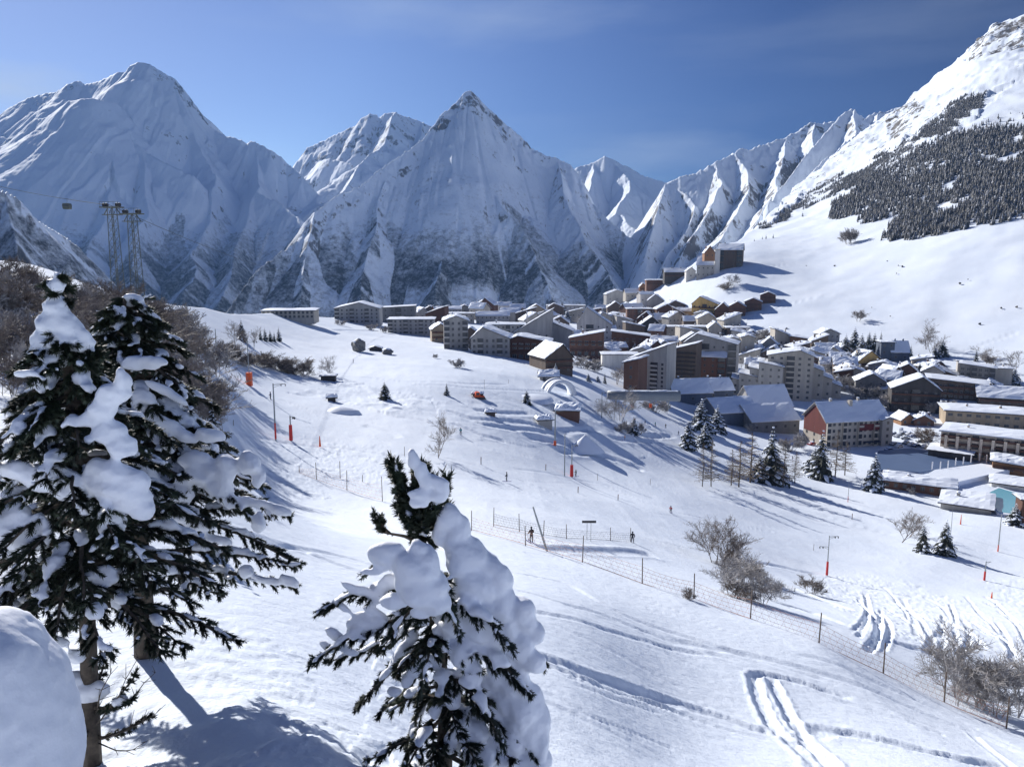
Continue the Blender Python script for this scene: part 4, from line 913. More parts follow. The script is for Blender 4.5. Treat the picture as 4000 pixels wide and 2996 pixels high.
# pillars of the cream hotel are its own upright fins; the red gable and the sign band of the long hotel
def part_on(t, name, boxes, m, M=None):
    b = MB()
    for x in boxes: b.box(*x)
    return b.build(name, m, t)
for o in [q for q in col.objects if q.get('label', '').startswith('cream hotel')]:
    w_ = 320 * (hit(3850, 1800).y * CT - hit(3850, 1800).z * ST) / F
    for i in range(8):
        x = -w_ / 2 + w_ * (i + .5) / 8
        part_on(o, 'pillar', [(x - .55, x + .55, -2.2, -1.26, -1, 9.3)], wallmat('cream'))
for o in [q for q in col.objects if q.get('label', '').startswith('long grey hotel with a red')]:
    kk = (hit(3345, 1745).y * CT - hit(3345, 1745).z * ST) / F; w_ = 272 * kk; h_ = 104 * kk
    b = MB(); b.prism([(.3, h_ * .45), (.3, h_ - .3), (9, h_ + 62 * kk - .9), (17.7, h_ - .3), (17.7, h_ * .45)], 'x', -w_ / 2 - .10, -w_ / 2 - .004); b.build('gable_cladding', wallmat('red'), o)
    part_on(o, 'sign_band', [(w_ * .02, w_ * .36, -.4, -.12, h_ * .62, h_ * .86)], mat('dark_red_band', (.13, .012, .016)))
    part_on(o, 'chimney_stack', [(-.8, .8, 6, 7.6, h_, h_ + 62 * kk + 1)], wallmat('warm'))
    part_on(o, 'awning', [(w_ * .10, w_ * .42, -2.2, -.1, 2.2, 2.5)], mat('navy_awning', (.02, .03, .08)))

# ------------------------------------------------------------------ odd structures of the village edge
def groundpoly(pts, lift):
    """flat sheet over picture points at one height"""
    ps = [hit(*p) for p in pts]; z = sum(p.z for p in ps) / len(ps) + lift
    return [(p.x, p.y) for p in ps], z
# covered walkway on legs
pa, pb = hit(2372, 1592), hit(2655, 1600); pb = Vector((P(2655, 1560, pa.y).x, pa.y, pa.z)); zt = P(2500, 1545, (pa.y + pb.y) / 2).z
t = thing('covered_walkway', 'long grey tube walkway on stilts ending at the blue-roofed lift station', 'walkway', (pa.x, pa.y, pa.z))
d_ = pb - pa; dl = Vector((d_.x, d_.y, 0)); L_ = dl.length; ang = math.atan2(dl.y, dl.x); t.rotation_euler = (0, 0, ang); zr = zt - pa.z
b = MB(); b.tube([(0, 0, zr + .3), (L_ * .25, 0, zr), (L_, 0, zr - .2)], [1.7, 2.0, 2.1], 14); b.build('tube', mat('tube_grey', (.22, .24, .26), rough=.5, var=.15), t, True)
b = MB(); snow_quad(b, [(1, -1.0, zr + 1.75), (L_ - 1, -1.0, zr + 1.72), (L_ - 1, 1.0, zr + 1.72), (1, 1.0, zr + 1.75)], .35, n=16, m=3); b.build('snow_cap', M_SNOW, t)
for x in (.12, .35, .6, .85):
    b = MB(); b.tube([(L_ * x, 0, -1), (L_ * x, 0, zr - 1.85)], .28, 8); lg = b.build('leg', M_STEEL, t)
    if x in (.35, .6): b = MB(); b.tube([(L_ * x, 0, 0), (L_ * x, 0, 1.5)], .55, 10); b.build('pad', M_ORANGE, lg)
# inflatable snow arch
p = hit(2195, 1548); D_ = p.y
t = thing('arch_tunnel', 'white ribbed arch tunnel on the piste beside the small grey hut', 'arch', p, R(22))
for i, (rad, y0, y1) in enumerate(((6.2, 0, 1.2), (5.9, 1.2, 5.0), (6.3, 5.0, 6.2))):
    b = MB(); n = 20; vs = []; fs = []
    for k in range(n + 1):
        a = math.pi * k / n
        for (r_, y_) in ((rad, y0), (rad, y1), (rad - 1.0, y1), (rad - 1.0, y0)): vs.append((r_ * math.cos(a), y_, r_ * math.sin(a) * 1.02 - .2))
    for k in range(n):
        for q in range(4): q2 = (q + 1) % 4; fs.append((k * 4 + q, k * 4 + q2, (k + 1) * 4 + q2, (k + 1) * 4 + q))
    fs += [(0, 1, 2, 3), (n * 4 + 3, n * 4 + 2, n * 4 + 1, n * 4)]
    b.add(vs, fs); b.build('arch_rib' if i != 1 else 'arch_skin', mat('arch_white', (.70, .73, .78), rough=.5, var=.06), t, True)
# huts and platforms on the piste
def hut(label, u, v, w, h, rot=0, wall='dbrown', kind='fl', rh=3, st=1.1, d=None, cat='hut', name='hut'):
    return B(name, label, cat, u, v, w, h, rh, kind, wall, d, rot, None, st=st, ov=.5)
hut('dark box hut with a flat top above the long shadows on the left piste', 1281, 1495, 54, 24, 0, 'black', st=.3)
hut('tiny dark hatch hut buried below the dark box hut', 1296, 1568, 30, 12, 10, 'black', st=.6)
hut('brown hut under a thick snow slab right of the lift pylon', 2215, 1640, 92, 34, -6, 'rust', st=1.6, d=8)
hut('low brown bunker door in the snow waves left of the pylon', 1917, 1625, 34, 12, 0, 'dbrown', st=.7)
hut('grey wood shelter with a cantilevered snow roof at the pylon foot', 2130, 1668, 56, 26, 12, 'grey', st=1.0, d=4)
hut('dark low roof hut between two boulders on the far field', 1466, 1372, 46, 10, 0, 'black', 'gy', 8, .2)
hut('chairlift loading hut with orange end on the middle field', 1865, 1555, 36, 14, 0, 'dbrown', st=.5)
# tent-like snow heap and snow mounds are part of the place
def mound(label, u, v, w, h, seed, cat='snow mound', mt=None, peak=1.0, d=None):
    p = hit(u, v); k = p.y / F; wx, hz = w * k / 2, h * k
    n = 18; vs = [(0, 0, hz)]; fs = []; rnd = random.Random(seed)
    for j in range(1, 7):
        r_ = j / 6
        for i in range(n):
            a = 2 * math.pi * i / n; q = 1 + .12 * math.sin(3 * a + seed) + rnd.uniform(-.05, .05)
            z = hz * (1 - r_ ** peak) - (0 if j < 6 else .6)
            vs.append((wx * r_ * q * math.cos(a), (d or wx * .8) * r_ * q * math.sin(a), z))
    for i in range(n): fs.append((0, 1 + i, 1 + (i + 1) % n))
    for j in range(5):
        for i in range(n):
            i2 = (i + 1) % n; fs.append((1 + j * n + i, 1 + (j + 1) * n + i, 1 + (j + 1) * n + i2, 1 + j * n + i2))
    b = MB(); b.add(vs, fs); o = b.build('snow_mound', mt or M_SNOW, None, True, p); tag(o, label, cat); return o
mound('pointed white snow pyramid right of the lift pylon on the middle piste', 2285, 1755, 150, 62, 3, peak=.9)
mound('broad smooth snow bank beside the arch tunnel', 2080, 1560, 190, 20, 5, peak=2)
mound('snow jump ramp on the left field under the dark box hut', 1330, 1610, 160, 22, 8, peak=1.6)
mound('second small snow jump further right on the left field', 1540, 1600, 90, 14, 9, peak=1.6)
# boulders
def boulder(label, u, v, w, h, seed, m_=None):
    p = hit(u, v); k = p.y / F
    t = thing('boulder', label, 'boulder', p)
    b = MB(); b.blob((0, 0, h * k * .42), (w * k / 2, w * k * .4, h * k * .55), seed, nu=14, nv=9, amp=.3); b.build('rock', mat('grey_rock', (.17, .165, .16), var=.4, scale=1.2, bump=.5), t)
    b = MB(); b.blob((0, .1, h * k * .78), (w * k * .36, w * k * .3, h * k * .26), seed + 1, nu=12, nv=7, amp=.25); b.build('snow_cap', M_SNOW, t, True)
boulder('big grey boulder on the far field left of the dark low roof', 1400, 1372, 52, 46, 3)
boulder('small snow-covered boulder right of the dark low roof', 1514, 1384, 48, 22, 5)
# ice rink, pool
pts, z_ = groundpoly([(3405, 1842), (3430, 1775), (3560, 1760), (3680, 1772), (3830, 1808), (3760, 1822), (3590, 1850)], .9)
b = MB(); b.prism(pts[::-1], 'z', z_ - 2, z_); o = b.build('ice_rink', mat('shaded_rink_ice', (.10, .15, .26), rough=.5, var=.06, scale=.3)); tag(o, 'large ice rink darkened to blue for shade, below the red-gabled hotel', 'ice rink')  # shade over the rink is put into the ice colour
for i, (uu, vv) in enumerate([(3640, 1840), (3672, 1838), (3702, 1834), (3732, 1822), (3762, 1818), (3792, 1812), (3824, 1806), (3852, 1812)]):
    p = hit(uu, vv); b = MB(); b.tube([(0, 0, -.5), (0, 0, 3.2)], .22, 8)
    o = b.build('bollard', mat('white_bollard', (.7, .7, .72)), None, loc=(p.x, p.y, z_)); tag(o, 'white post in the row along the near side of the ice rink', 'post', 'white posts beside the ice rink')
pts, z_ = groundpoly([(3600, 1880), (3650, 1850), (3830, 1826), (3960, 1850), (3720, 1905)], 1.8)
b = MB(); b.prism(pts[::-1], 'z', z_ - 4, z_); o = b.build('terrace', [M_SNOW]); tag(o, 'wide snow-covered terrace platform between the ice rink and the pool', 'terrace')
pts, z_ = groundpoly([(3850, 1950), (3900, 1928), (4040, 1970), (4060, 2030), (3900, 2010)], 1.6)
t = thing('swimming_pool', 'turquoise open-air swimming pool at the right edge', 'pool', (pts[0][0], pts[0][1], z_)); ox, oy = pts[0]; pl_ = [(x - ox, y - oy) for x, y in pts[::-1]]
mxc, myc = sum(p_[0] for p_ in pl_) / len(pl_), sum(p_[1] for p_ in pl_) / len(pl_)
b = MB(); b.prism([((x - mxc) * 1.12 + mxc, (y - myc) * 1.12 + myc) for x, y in pl_], 'z', -4, 0); b.build('snowy_rim', M_SNOW, t)
b = MB(); b.prism(pl_, 'z', .01, .06); b.build('water', mat('pool_water', (.10, .36, .45), rough=.12, var=.08), t)
# parked cars under snow in the gap right of the hotel
def car(label, u, v, rz, c, i):
    p = hit(u, v); t = thing('parked_car', label, 'car', p, rz, 'cars parked by the hotel' if i >= 10 else None)
    prof = [(-2.1, .35), (-2.15, .8), (-1.9, .95), (-1.2, 1.0), (-.7, 1.45), (.9, 1.48), (1.5, 1.02), (2.1, .9), (2.2, .4)]
    b = MB(); b.prism(prof, 'y', -.85, .85); b.build('body', mat('car_paint_' + c[0], c[1], rough=.3, var=.05), t)
    b = MB(); b.prism([(-1.1, 1.02), (-.72, 1.38), (.85, 1.4), (1.3, 1.04)], 'y', -.87, .87); b.build('side_window', M_GLASS, t)
    for x in (-1.35, 1.35):
        for y in (-.8, .8):
            b = MB(); b.tube([(x, y - .1, .33), (x, y + .1, .33)], .33, 12); b.build('wheel', M_DARK, t)
    b = MB(); snow_quad(b, [(-.75, -.8, 1.46), (.95, -.8, 1.49), (.95, .8, 1.49), (-.75, .8, 1.46)], .35, 6, 4, i); snow_quad(b, [(-2.05, -.8, .97), (-1.15, -.8, 1.02), (-1.15, .8, 1.02), (-2.05, .8, .97)], .25, 4, 4, i); b.build('snow_cover', M_SNOW, t)
car('dark blue parked car under snow at the edge of the rink road', 3472, 1762, R(20), ('navy', (.03, .05, .14)), 1)
car('silver parked car under snow right of the long hotel', 3535, 1716, R(-10), ('silver', (.35, .36, .38)), 2)
car('white parked car with dark windows behind the silver one', 3520, 1684, R(60), ('white', (.6, .6, .6)), 3)
car('grey parked car closest to the bare bushes by the rink', 3596, 1728, R(5), ('grey', (.12, .13, .14)), 4)
cs = [(3490,1700),(3505,1708),(3522,1699),(3550,1700),(3566,1708),(3582,1702),(3540,1735),(3560,1742),(3580,1746),(3610,1750),(3490,1740),(3510,1748),(3625,1725),(3640,1700)]
for i, (uu, vv) in enumerate(cs): car('snow-covered car parked among the rows between the long hotel and the pillared hotel', uu, vv, R(15 + (i * 53) % 30), [('navy', (.03, .05, .14)), ('silver', (.35, .36, .38)), ('grey', (.12, .13, .14)), ('white', (.6, .6, .6))][i % 4], 10 + i)
car('small red parked car at the foot of the red hotel gable', 3170, 1738, R(30), ('red', (.4, .03, .03)), 5)
# ------------------------------------------------------------------ plants
M_NEEDLE = mat('needles', (.030, .045, .026), var=.6, scale=5, rough=.7)
M_NEEDLE2 = mat('needles_far', (.040, .046, .034), var=.5, scale=2, rough=.8)
M_BARK = mat('bark', (.085, .068, .052), var=.5, scale=9, rough=.9, bump=.6)
M_TWIG = mat('bare_twigs', (.21, .175, .15), var=.5, scale=2)
M_TWIGF = mat('frosted_twigs', (.36, .34, .33), var=.4, scale=1.5)
M_LARCH = mat('larch_twigs', (.20, .155, .11), var=.4, scale=1.5)

def ribbon(mb, a, b, wa, wb, up=None, mi=0):
    """a thin three-sided twig from a to b"""
    d = b - a
    if d.length < 1e-6: return
    s = d.cross(Vector((0.3, .2, 1))).normalized(); t_ = d.cross(s).normalized()
    vs = []
    for p, w in ((a, wa), (b, wb)):
        for k in range(3):
            an = 2.094 * k; vs.append(p + (s * math.cos(an) + t_ * math.sin(an)) * w)
    mb.add(vs, [(0, 1, 4, 3), (1, 2, 5, 4), (2, 0, 3, 5)], mi)
def bare_tree(kind, seed, h, w, stems=1, dens=1.0, r0=.09, droop=0.0, m=None, thin=1.0):
    """bare crown grown by repeated forking; returns meshes (trunk, twigs)"""
    rnd = random.Random(seed); tr = MB(); tw = MB()
    def grow(p, d, L_, r, lev):
        n = 3; q = p; dd = d.copy()
        for i in range(n):
            dd = (dd + Vector((rnd.gauss(0, .12), rnd.gauss(0, .12), rnd.gauss(0, .06) - droop * lev * .06))).normalized()
            q2 = q + dd * L_ / n
            ribbon(tr if lev < 1 else tw, q, q2, r * (1 - i / n * .4), r * (1 - (i + 1) / n * .4))
            if lev < 4:
                k = 1 if lev == 0 else (2 if rnd.random() < .62 * dens else 1)
                for _ in range(k):
                    ax = Vector((rnd.gauss(0, 1), rnd.gauss(0, 1), rnd.gauss(.25, .5))).normalized()
                    nd = (dd * rnd.uniform(.55, 1.0) + ax * rnd.uniform(.5, .9)).normalized()
                    grow(q2, nd, L_ * rnd.uniform(.5, .72), max(r * .5, .010 * thin), lev + 1)
            q = q2
    for s_ in range(stems):
        a = rnd.uniform(0, 6.28); lean = rnd.uniform(.05, .35) if stems > 1 else .05
        p0 = Vector((math.cos(a) * w * .12, math.sin(a) * w * .12, -.3)) if stems > 1 else Vector((0, 0, -.3))
        grow(p0, Vector((math.cos(a) * lean, math.sin(a) * lean, 1)).normalized(), h * .55, r0, 0)
    return tr, tw
def larch(seed, h):
    rnd = random.Random(seed); tr = MB(); tw = MB()
    tr.tube([(0, 0, -.4), (rnd.gauss(0, .1), rnd.gauss(0, .1), h * .5), (rnd.gauss(0, .2), 0, h)], [h * .012, h * .007, .01], 6)
    n = int(h * 9)
    for i in range(n):
        z = h * (.14 + .86 * i / n); a = rnd.uniform(0, 6.28); L_ = (h - z) * .30 * rnd.uniform(.6, 1.15) + .25
        d = Vector((math.cos(a), math.sin(a), rnd.uniform(-.1, .25))).normalized(); p = Vector((0, 0, z)); q = p + d * L_
        ribbon(tw, p, q, .045, .022)
        for k in range(9):
            f = rnd.uniform(.15, 1); s = p + d * L_ * f; e = s + Vector((rnd.gauss(0, .5), rnd.gauss(0, .5), rnd.gauss(-.05, .3))) * L_ * .32
            ribbon(tw, s, e, .026, .014)
    return tr, tw
def conifer(seed, h, w, snow=.5, tiers=None):
    """a snowy spruce: drooping boughs with jagged edges and pads of snow"""
    rnd = random.Random(seed); tr = MB(); fo = MB(); sn = MB()
    tr.tube([(0, 0, -.5), (0, 0, h * .96)], [h * .018 + .02, .015], 6)
    tiers = tiers or max(9, int(h * 1.5))
    for i in range(tiers):
        f = i / tiers; z = h * (.09 + .88 * f); R_ = w / 2 * (1 - f) ** .85 * rnd.uniform(.8, 1.12) + .06 * w * .4
        nb = max(4, int(9 - 3 * f)); a0 = rnd.uniform(0, 6.28)
        for k in range(nb):
            a = a0 + 6.283 * k / nb + rnd.gauss(0, .2); L_ = R_ * rnd.uniform(.72, 1.2)
            d = Vector((math.cos(a), math.sin(a), 0)); s = Vector((-d.y, d.x, 0)); dr = rnd.uniform(.25, .6)
            wd = L_ * .30 + .08; P_ = lambda t: Vector((0, 0, z)) + d * L_ * t + Vector((0, 0, -dr * L_ * t * t + .06 * L_))
            last = P_(0)
            for q in range(1, 6):
                t = q / 5; c = P_(t); ww = wd * math.sin(math.pi * min(1, t * .75 + .15))
                for sg in (-1, 1):
                    tip = c + s * sg * ww * rnd.uniform(.8, 1.3) + Vector((0, 0, -.16 * L_ - rnd.uniform(0, .10) * L_))
                    fo.add([last, c, tip], [(0, 1, 2)]); fo.add([last + Vector((0, 0, -.05 * L_)), c + Vector((0, 0, -.2 * L_)), tip + Vector((0, 0, -.05))], [(0, 1, 2)])
                last = c
            if rnd.random() < snow:
                t = rnd.uniform(.45, .85); c = P_(t) + Vector((0, 0, .04 * L_))
                M_ = Matrix.Rotation(a, 3, 'Z') @ Matrix.Rotation(dr * t * 1.3, 3, 'Y')
                sn.blob(c, (L_ * .33, wd * .55, .05 * L_ + .05), seed=rnd.randint(0, 999), nu=7, nv=4, amp=.3, M=M_)
    sn.blob((0, 0, h * .985), (.10 + w * .02, .10 + w * .02, .16), seed=seed, nu=7, nv=5)
    return tr, fo, sn
TPL = {}; WR = {'upper thicket beside the safety net': .8, 'lower thicket beside the safety net': .8, 'alders at the lower right corner': .75}
def tree_tpl(key):
    if key in TPL: return TPL[key]
    k, sd_ = key; parts = []
    if k == 'conifer': a, b, c = conifer(sd_, 10, 5.2, .55); parts = [('trunk', a, M_BARK), ('foliage', b, M_NEEDLE2), ('snow_load', c, M_SNOW)]
    elif k == 'snowyconifer': a, b, c = conifer(sd_, 10, 5.6, .95); parts = [('trunk', a, M_BARK), ('foliage', b, M_NEEDLE2), ('snow_load', c, M_SNOW)]
    elif k == 'slimconifer': a, b, c = conifer(sd_, 10, 3.3, .35); parts = [('trunk', a, M_BARK), ('foliage', b, M_NEEDLE2), ('snow_load', c, M_SNOW)]
    elif k == 'larch': a, b = larch(sd_, 10); parts = [('trunk', a, M_BARK), ('twigs', b, M_LARCH)]
    elif k == 'bare': a, b = bare_tree('t', sd_, 6, 3, 2, 1.25, .07, thin=1.5); parts = [('trunk', a, M_TWIG), ('twigs', b, M_TWIG)]
    elif k == 'frost': a, b = bare_tree('t', sd_, 6, 3, 3, 1.3, .08, thin=2.0); parts = [('trunk', a, M_TWIGF), ('twigs', b, M_TWIGF)]
    elif k == 'bush': a, b = bare_tree('t', sd_, 3.2, 4, 7, 1.0, .035, thin=1.6); parts = [('stems', a, M_TWIG), ('twigs', b, M_TWIG)]
    elif k == 'frostbush': a, b = bare_tree('t', sd_, 3, 4, 6, 1.0, .04, thin=2.8); parts = [('stems', a, M_TWIGF), ('twigs', b, M_TWIGF)]
    meshes = []
    for n_, mb, mt in parts:
        me = bpy.data.meshes.new(n_); me.from_pydata([tuple(q) for q in mb.v], [], mb.f); me.materials.append(mt); me.update(); meshes.append((n_, me))
    zmax = max(max(q[2] for q in mb.v) for _, mb, _ in parts)
    TPL[key] = (meshes, zmax); return TPL[key]
KN = {'conifer': ('spruce_tree', 'tree'), 'snowyconifer': ('spruce_tree', 'tree'), 'slimconifer': ('spruce_tree', 'tree'), 'larch': ('larch_tree', 'tree'),
      'bare': ('bare_tree', 'tree'), 'frost': ('frosted_tree', 'tree'), 'bush': ('bare_bush', 'bush'), 'frostbush': ('frosted_bush', 'bush')}
def plant(key, u, v, hp, label, group=None, wf=1.0, rz=None, pos=None):
    """foot at picture point (u, v), hp picture pixels tall"""
    meshes, zm = tree_tpl(key); p = hit(u, v) if pos is None else pos
    h = hp * (p.y * CT - p.z * ST) / F; s = h / zm
    t = thing(KN[key[0]][0], label, KN[key[0]][1], (p.x, p.y, p.z - .1), (u * 13 % 628) / 100 if rz is None else rz, group); t.scale = (s * wf, s * wf, s)
    for n_, me in meshes:
        o = bpy.data.objects.new(n_, me); col.objects.link(o); o.parent = t
    return t
# named trees of the middle distance
PL = [
 (('larch', 1), 2743, 1901, 175, 'left one of two bare larches standing apart on the lower piste', 1.0), (('larch', 2), 2778, 1901, 190, 'right one of two bare larches standing apart on the lower piste', 1.0),
 (('larch', 3), 2885, 1905, 190, 'bare larch with a forked foot at the left of the tree group', 1.3), (('larch', 4), 2930, 1885, 200, 'dense grey larch behind the forked one', 1.6),
 (('conifer', 5), 3010, 1885, 225, 'tall dark spruce with a snowy crooked top in the middle tree group', 1.1), (('larch', 2), 2855, 1900, 150, 'slender bare larch between the standing pair and the forked one', 1.2), (('larch', 1), 3105, 1888, 130, 'short bare larch to the right of the pale-trunked larch', 1.3), (('larch', 3), 3300, 1856, 140, 'small bare larch at the right of the hotel tree group', 1.3),
 (('larch', 6), 3058, 1905, 200, 'larch with a pale bare trunk right of the tall spruce', 1.1),
 (('snowyconifer', 7), 2965, 1880, 110, 'low snowy spruce in front of the tall spruce', 1.5), (('snowyconifer', 8), 3040, 1870, 90, 'squat spruce with black lower boughs right of the tall spruce', 1.8),
 (('conifer', 9), 3205, 1870, 195, 'tall snowy spruce in front of the red-gabled hotel', 1.0), (('larch', 10), 3262, 1862, 190, 'grey larch right of the spruce at the hotel', 1.1), (('snowyconifer', 11), 3180, 1850, 110, 'low spruce left of the spruce at the hotel', 1.6),
 (('snowyconifer', 12), 3413, 1918, 155, 'snow-laden spruce by the red-brown rink hut', 1.0), (('snowyconifer', 13), 2688, 1752, 115, 'snowy spruce at the left of the clump below the blue roofs', 1.3),
 (('snowyconifer', 14), 2752, 1748, 100, 'broad snowy spruce at the right of the clump below the blue roofs', 1.5), (('snowyconifer', 15), 2738, 1690, 135, 'big rounded heap of snowy boughs beside the lift station', 1.5),
 (('snowyconifer', 5), 2800, 1690, 110, 'snowy spruce close to the blue hall wall', 1.3), (('conifer', 16), 3602, 2158, 120, 'small spruce with a bare foot, left of the pair on the lower slope', 1.1),
 (('conifer', 17), 3688, 2165, 142, 'fuller dark spruce, right of the pair on the lower slope', 1.25), (('bare', 18), 3510, 2115, 130, 'bare leaning tree left of the two small spruces', 1.6), (('bare', 19), 3545, 2095, 100, 'second bare tree behind the leaning one', 1.6),
 (('bare', 20), 1703, 1785, 185, 'lone bare two-stemmed tree in the middle of the piste', 1.05), (('conifer', 21), 1503, 1562, 76, 'bushy little spruce on the left field', 1.5), (('slimconifer', 22), 1745, 1545, 52, 'tiny dark spruce on the middle field', 1.7),
 (('conifer', 23), 2057, 1578, 58, 'small spruce left of the arch tunnel', 1.5), (('snowyconifer', 24), 2298, 1492, 36, 'tiny snowy spruce left of the brown-ended tower', 1.4), (('snowyconifer', 25), 2335, 1494, 30, 'second tiny snowy spruce left of the brown-ended tower', 1.4),
 (('slimconifer', 26), 2362, 1500, 48, 'thin dark spruce at the foot of the brown-ended tower', 1.0), (('frost', 27), 2425, 1642, 135, 'tall frosted tree in front of the tube walkway', 1.2), (('frost', 28), 2405, 1500, 80, 'frosted tree below the brown-ended tower', 1.2),
 (('frost', 29), 2395, 1640, 90, 'lower frosted tree left of the walkway tree', 1.2), (('snowyconifer', 30), 2475, 1698, 78, 'crooked snowy spruce below the tube walkway', 1.2), (('frostbush', 31), 2440, 1690, 50, 'frosted bush at the foot of the crooked snowy spruce', 1.5),
 (('snowyconifer', 8), 2170, 1478, 60, 'snowy little spruce against the dotted steep roof', 1.1), (('frost', 33), 1290, 1475, 88, 'pale frosted tree above the dark box hut', 1.1),
 (('conifer', 34), 3300, 1400, 96, 'leftmost dark spruce of the clump by the cottages', 1.3), (('conifer', 35), 3335, 1380, 104, 'second dark spruce of the clump by the cottages', 1.2), (('snowyconifer', 36), 3362, 1400, 98, 'snowy spruce in the middle of the clump by the cottages', 1.3),
 (('conifer', 37), 3392, 1372, 80, 'spruce above the white-roofed cottage in the clump', 1.1), (('conifer', 38), 3412, 1388, 92, 'wide spruce at the right of the clump by the cottages', 1.1), (('slimconifer', 39), 3438, 1372, 82, 'slim pointed spruce at the right end of the clump', 1.1),
 (('snowyconifer', 40), 3350, 1440, 90, 'snow-plastered spruce left of the yellow timber chalet', 1.4), (('conifer', 9), 3310, 1440, 70, 'spruce below the clump, above the snowy cottages', 1.4),
 (('bare', 41), 3612, 1370, 130, 'tall bare birch on the slope right of the blue-grey house', 1.1), (('bare', 42), 3640, 1390, 100, 'second bare birch right of the tall one', 1.1), (('conifer', 43), 3680, 1395, 72, 'dark spruce under the bare birches', 1.5), (('conifer', 44), 3650, 1400, 50, 'low spruce left of the dark one under the birches', 1.5),
 (('slimconifer', 45), 3556, 1395, 50, 'spruce beside the big grey-shaded roof', 1.4), (('bare', 46), 3830, 1410, 60, 'bare tree above the cream balcony grid', 1.4), (('slimconifer', 47), 3812, 1412, 52, 'dark spruce above the cream balcony grid', 1.2), (('bush', 48), 3870, 1425, 45, 'dark bush right of the spruce above the cream balcony grid', 1.8),
 (('bare', 49), 3965, 1465, 100, 'bare birch near the right edge above the hotel roofs', 1.2), (('snowyconifer', 50), 3960, 1505, 70, 'snowy spruce near the right edge behind the wide low chalet', 1.6),
 (('snowyconifer', 51), 3962, 2052, 90, 'snow-speckled round conifer between pool and kiosk', 1.7), (('bush', 52), 3618, 1732, 70, 'dark bare bush in the car park beside the pillared hotel', 1.4),
 (('snowyconifer', 14), 3560, 1600, 70, 'snowy spruce in front of the black-walled house', .9), (('snowyconifer', 7), 3612, 1610, 60, 'second snowy spruce in front of the black-walled house', .9), (('frostbush', 53), 3410, 1540, 90, 'frosted bush climbing the plain grey gabled house', .8),
 (('snowyconifer', 12), 3000, 1756, 0, '', 1), (('bush', 54), 3168, 2318, 78, 'small bare bush left of the churned snow', 1.2), (('bush', 55), 2690, 2345, 60, 'low bare shrub at the foot of a fence post', 1.0),
 (('conifer', 21), 945, 1335, 90, 'dark spruce at the top of the left field among bare trees', 1.0), (('bare', 56), 915, 1350, 105, 'bare grey tree left of the dark spruce on the left field', 1.1), (('bare', 57), 985, 1370, 100, 'bare grey tree in front of the little row of spruces', 1.0),
 (('bush', 58), 3350, 1252, 48, 'lone round bush on the right-hand snow slope', 1.1), (('bush', 59), 3313, 950, 62, 'lone dark thicket on the high snow slope below the wood', 1.0), (('bush', 60), 3332, 948, 58, 'dark thicket touching the lone one on the high slope', 1.0),
 (('bush', 61), 2832, 1138, 40, 'snow-topped dark shrubs on the slope below the hilltop hotel', 1.3), (('frost', 62), 2856, 1120, 52, 'frosted tree on the slope below the hilltop hotel', 1.2),
]
for key, u, v, hp, lab, wf in PL:
    if hp: plant(key, u, v, hp, lab, None, wf)
def row(kind, pts, lab, grp):
    for i, (u, v, hp) in enumerate(pts): plant((kind, 70 + i % 3), u, v, hp, lab, grp, (1.1 + .3 * (i % 3)) * WR.get(grp, 1))
row('slimconifer', [(1018, 1332, 54), (1036, 1334, 56), (1056, 1336, 50), (1072, 1338, 46), (1090, 1336, 60)], 'dark spruce in the short row on the left field', 'row of five dark spruces on the left field')
rb = random.Random(8)
row('bush', [(880 + i * 26, 1405 + i * 6.5 + rb.uniform(-10, 10), rb.uniform(50, 80)) for i in range(13)], 'brown leafless shrub in the hedge along the left field', 'hedge of brown shrubs along the left field')
# the big thickets beside the safety net
row('bare', [(2765, 2170, 150), (2800, 2205, 190), (2835, 2215, 205), (2870, 2230, 190), (2905, 2240, 150)], 'upright bare stem of the upper thicket on the lower piste', 'upper thicket beside the safety net')
row('frost', [(2820, 2315, 150), (2860, 2330, 185), (2900, 2335, 160), (2945, 2350, 170), (2985, 2360, 150), (3020, 2340, 120)], 'bare alder of the lower thicket touching the safety net', 'lower thicket beside the safety net')
row('bush', [(2850, 2225, 100), (2940, 2270, 80), (2890, 2345, 70)], 'dense low twigs between the two thickets', 'low twigs filling the thickets')
row('frost', [(3700, 2710, 260), (3755, 2735, 330), (3800, 2745, 280), (3850, 2760, 240), (3900, 2800, 230), (3960, 2800, 240), (3740, 2760, 170), (3830, 2770, 160)], 'bare alder behind the last posts of the net at the lower right', 'alders at the lower right corner')
row('frostbush', [(2700, 1330, 36), (1505, 1300, 30), (1455, 1290, 26), (1850, 1375, 60), (1990, 1380, 60), (2290, 1440, 50), (2330, 1455, 44), (2500, 1690, 40), (2560, 1610, 50), (2600, 1612, 44), (3250, 1500, 50), (3290, 1520, 56),
     (3330, 1530, 60), (3200, 1480, 44), (3480, 1600, 60), (3640, 1620, 60), (3700, 1600, 44), (3110, 1345, 30), (2960, 1350, 50), (2985, 1340, 60), (1330, 1270, 22), (1700, 1400, 20), (1790, 1440, 44), (3090, 1760, 50), (3130, 1750, 60), (2930, 1690, 40), (3480, 1880, 40),
     (3520, 1910, 36), (3560, 1930, 30), (3380, 1560, 60)], 'frost-covered shrub among the village buildings', 'frosted shrubs among the village buildings')
rb = random.Random(55)
row('frost', [(rb.uniform(2180, 3560), 0, rb.uniform(34, 62)) for i in range(34)], 'rime-whitened small tree standing between the village houses', 'rimed trees between the village houses') if False else None
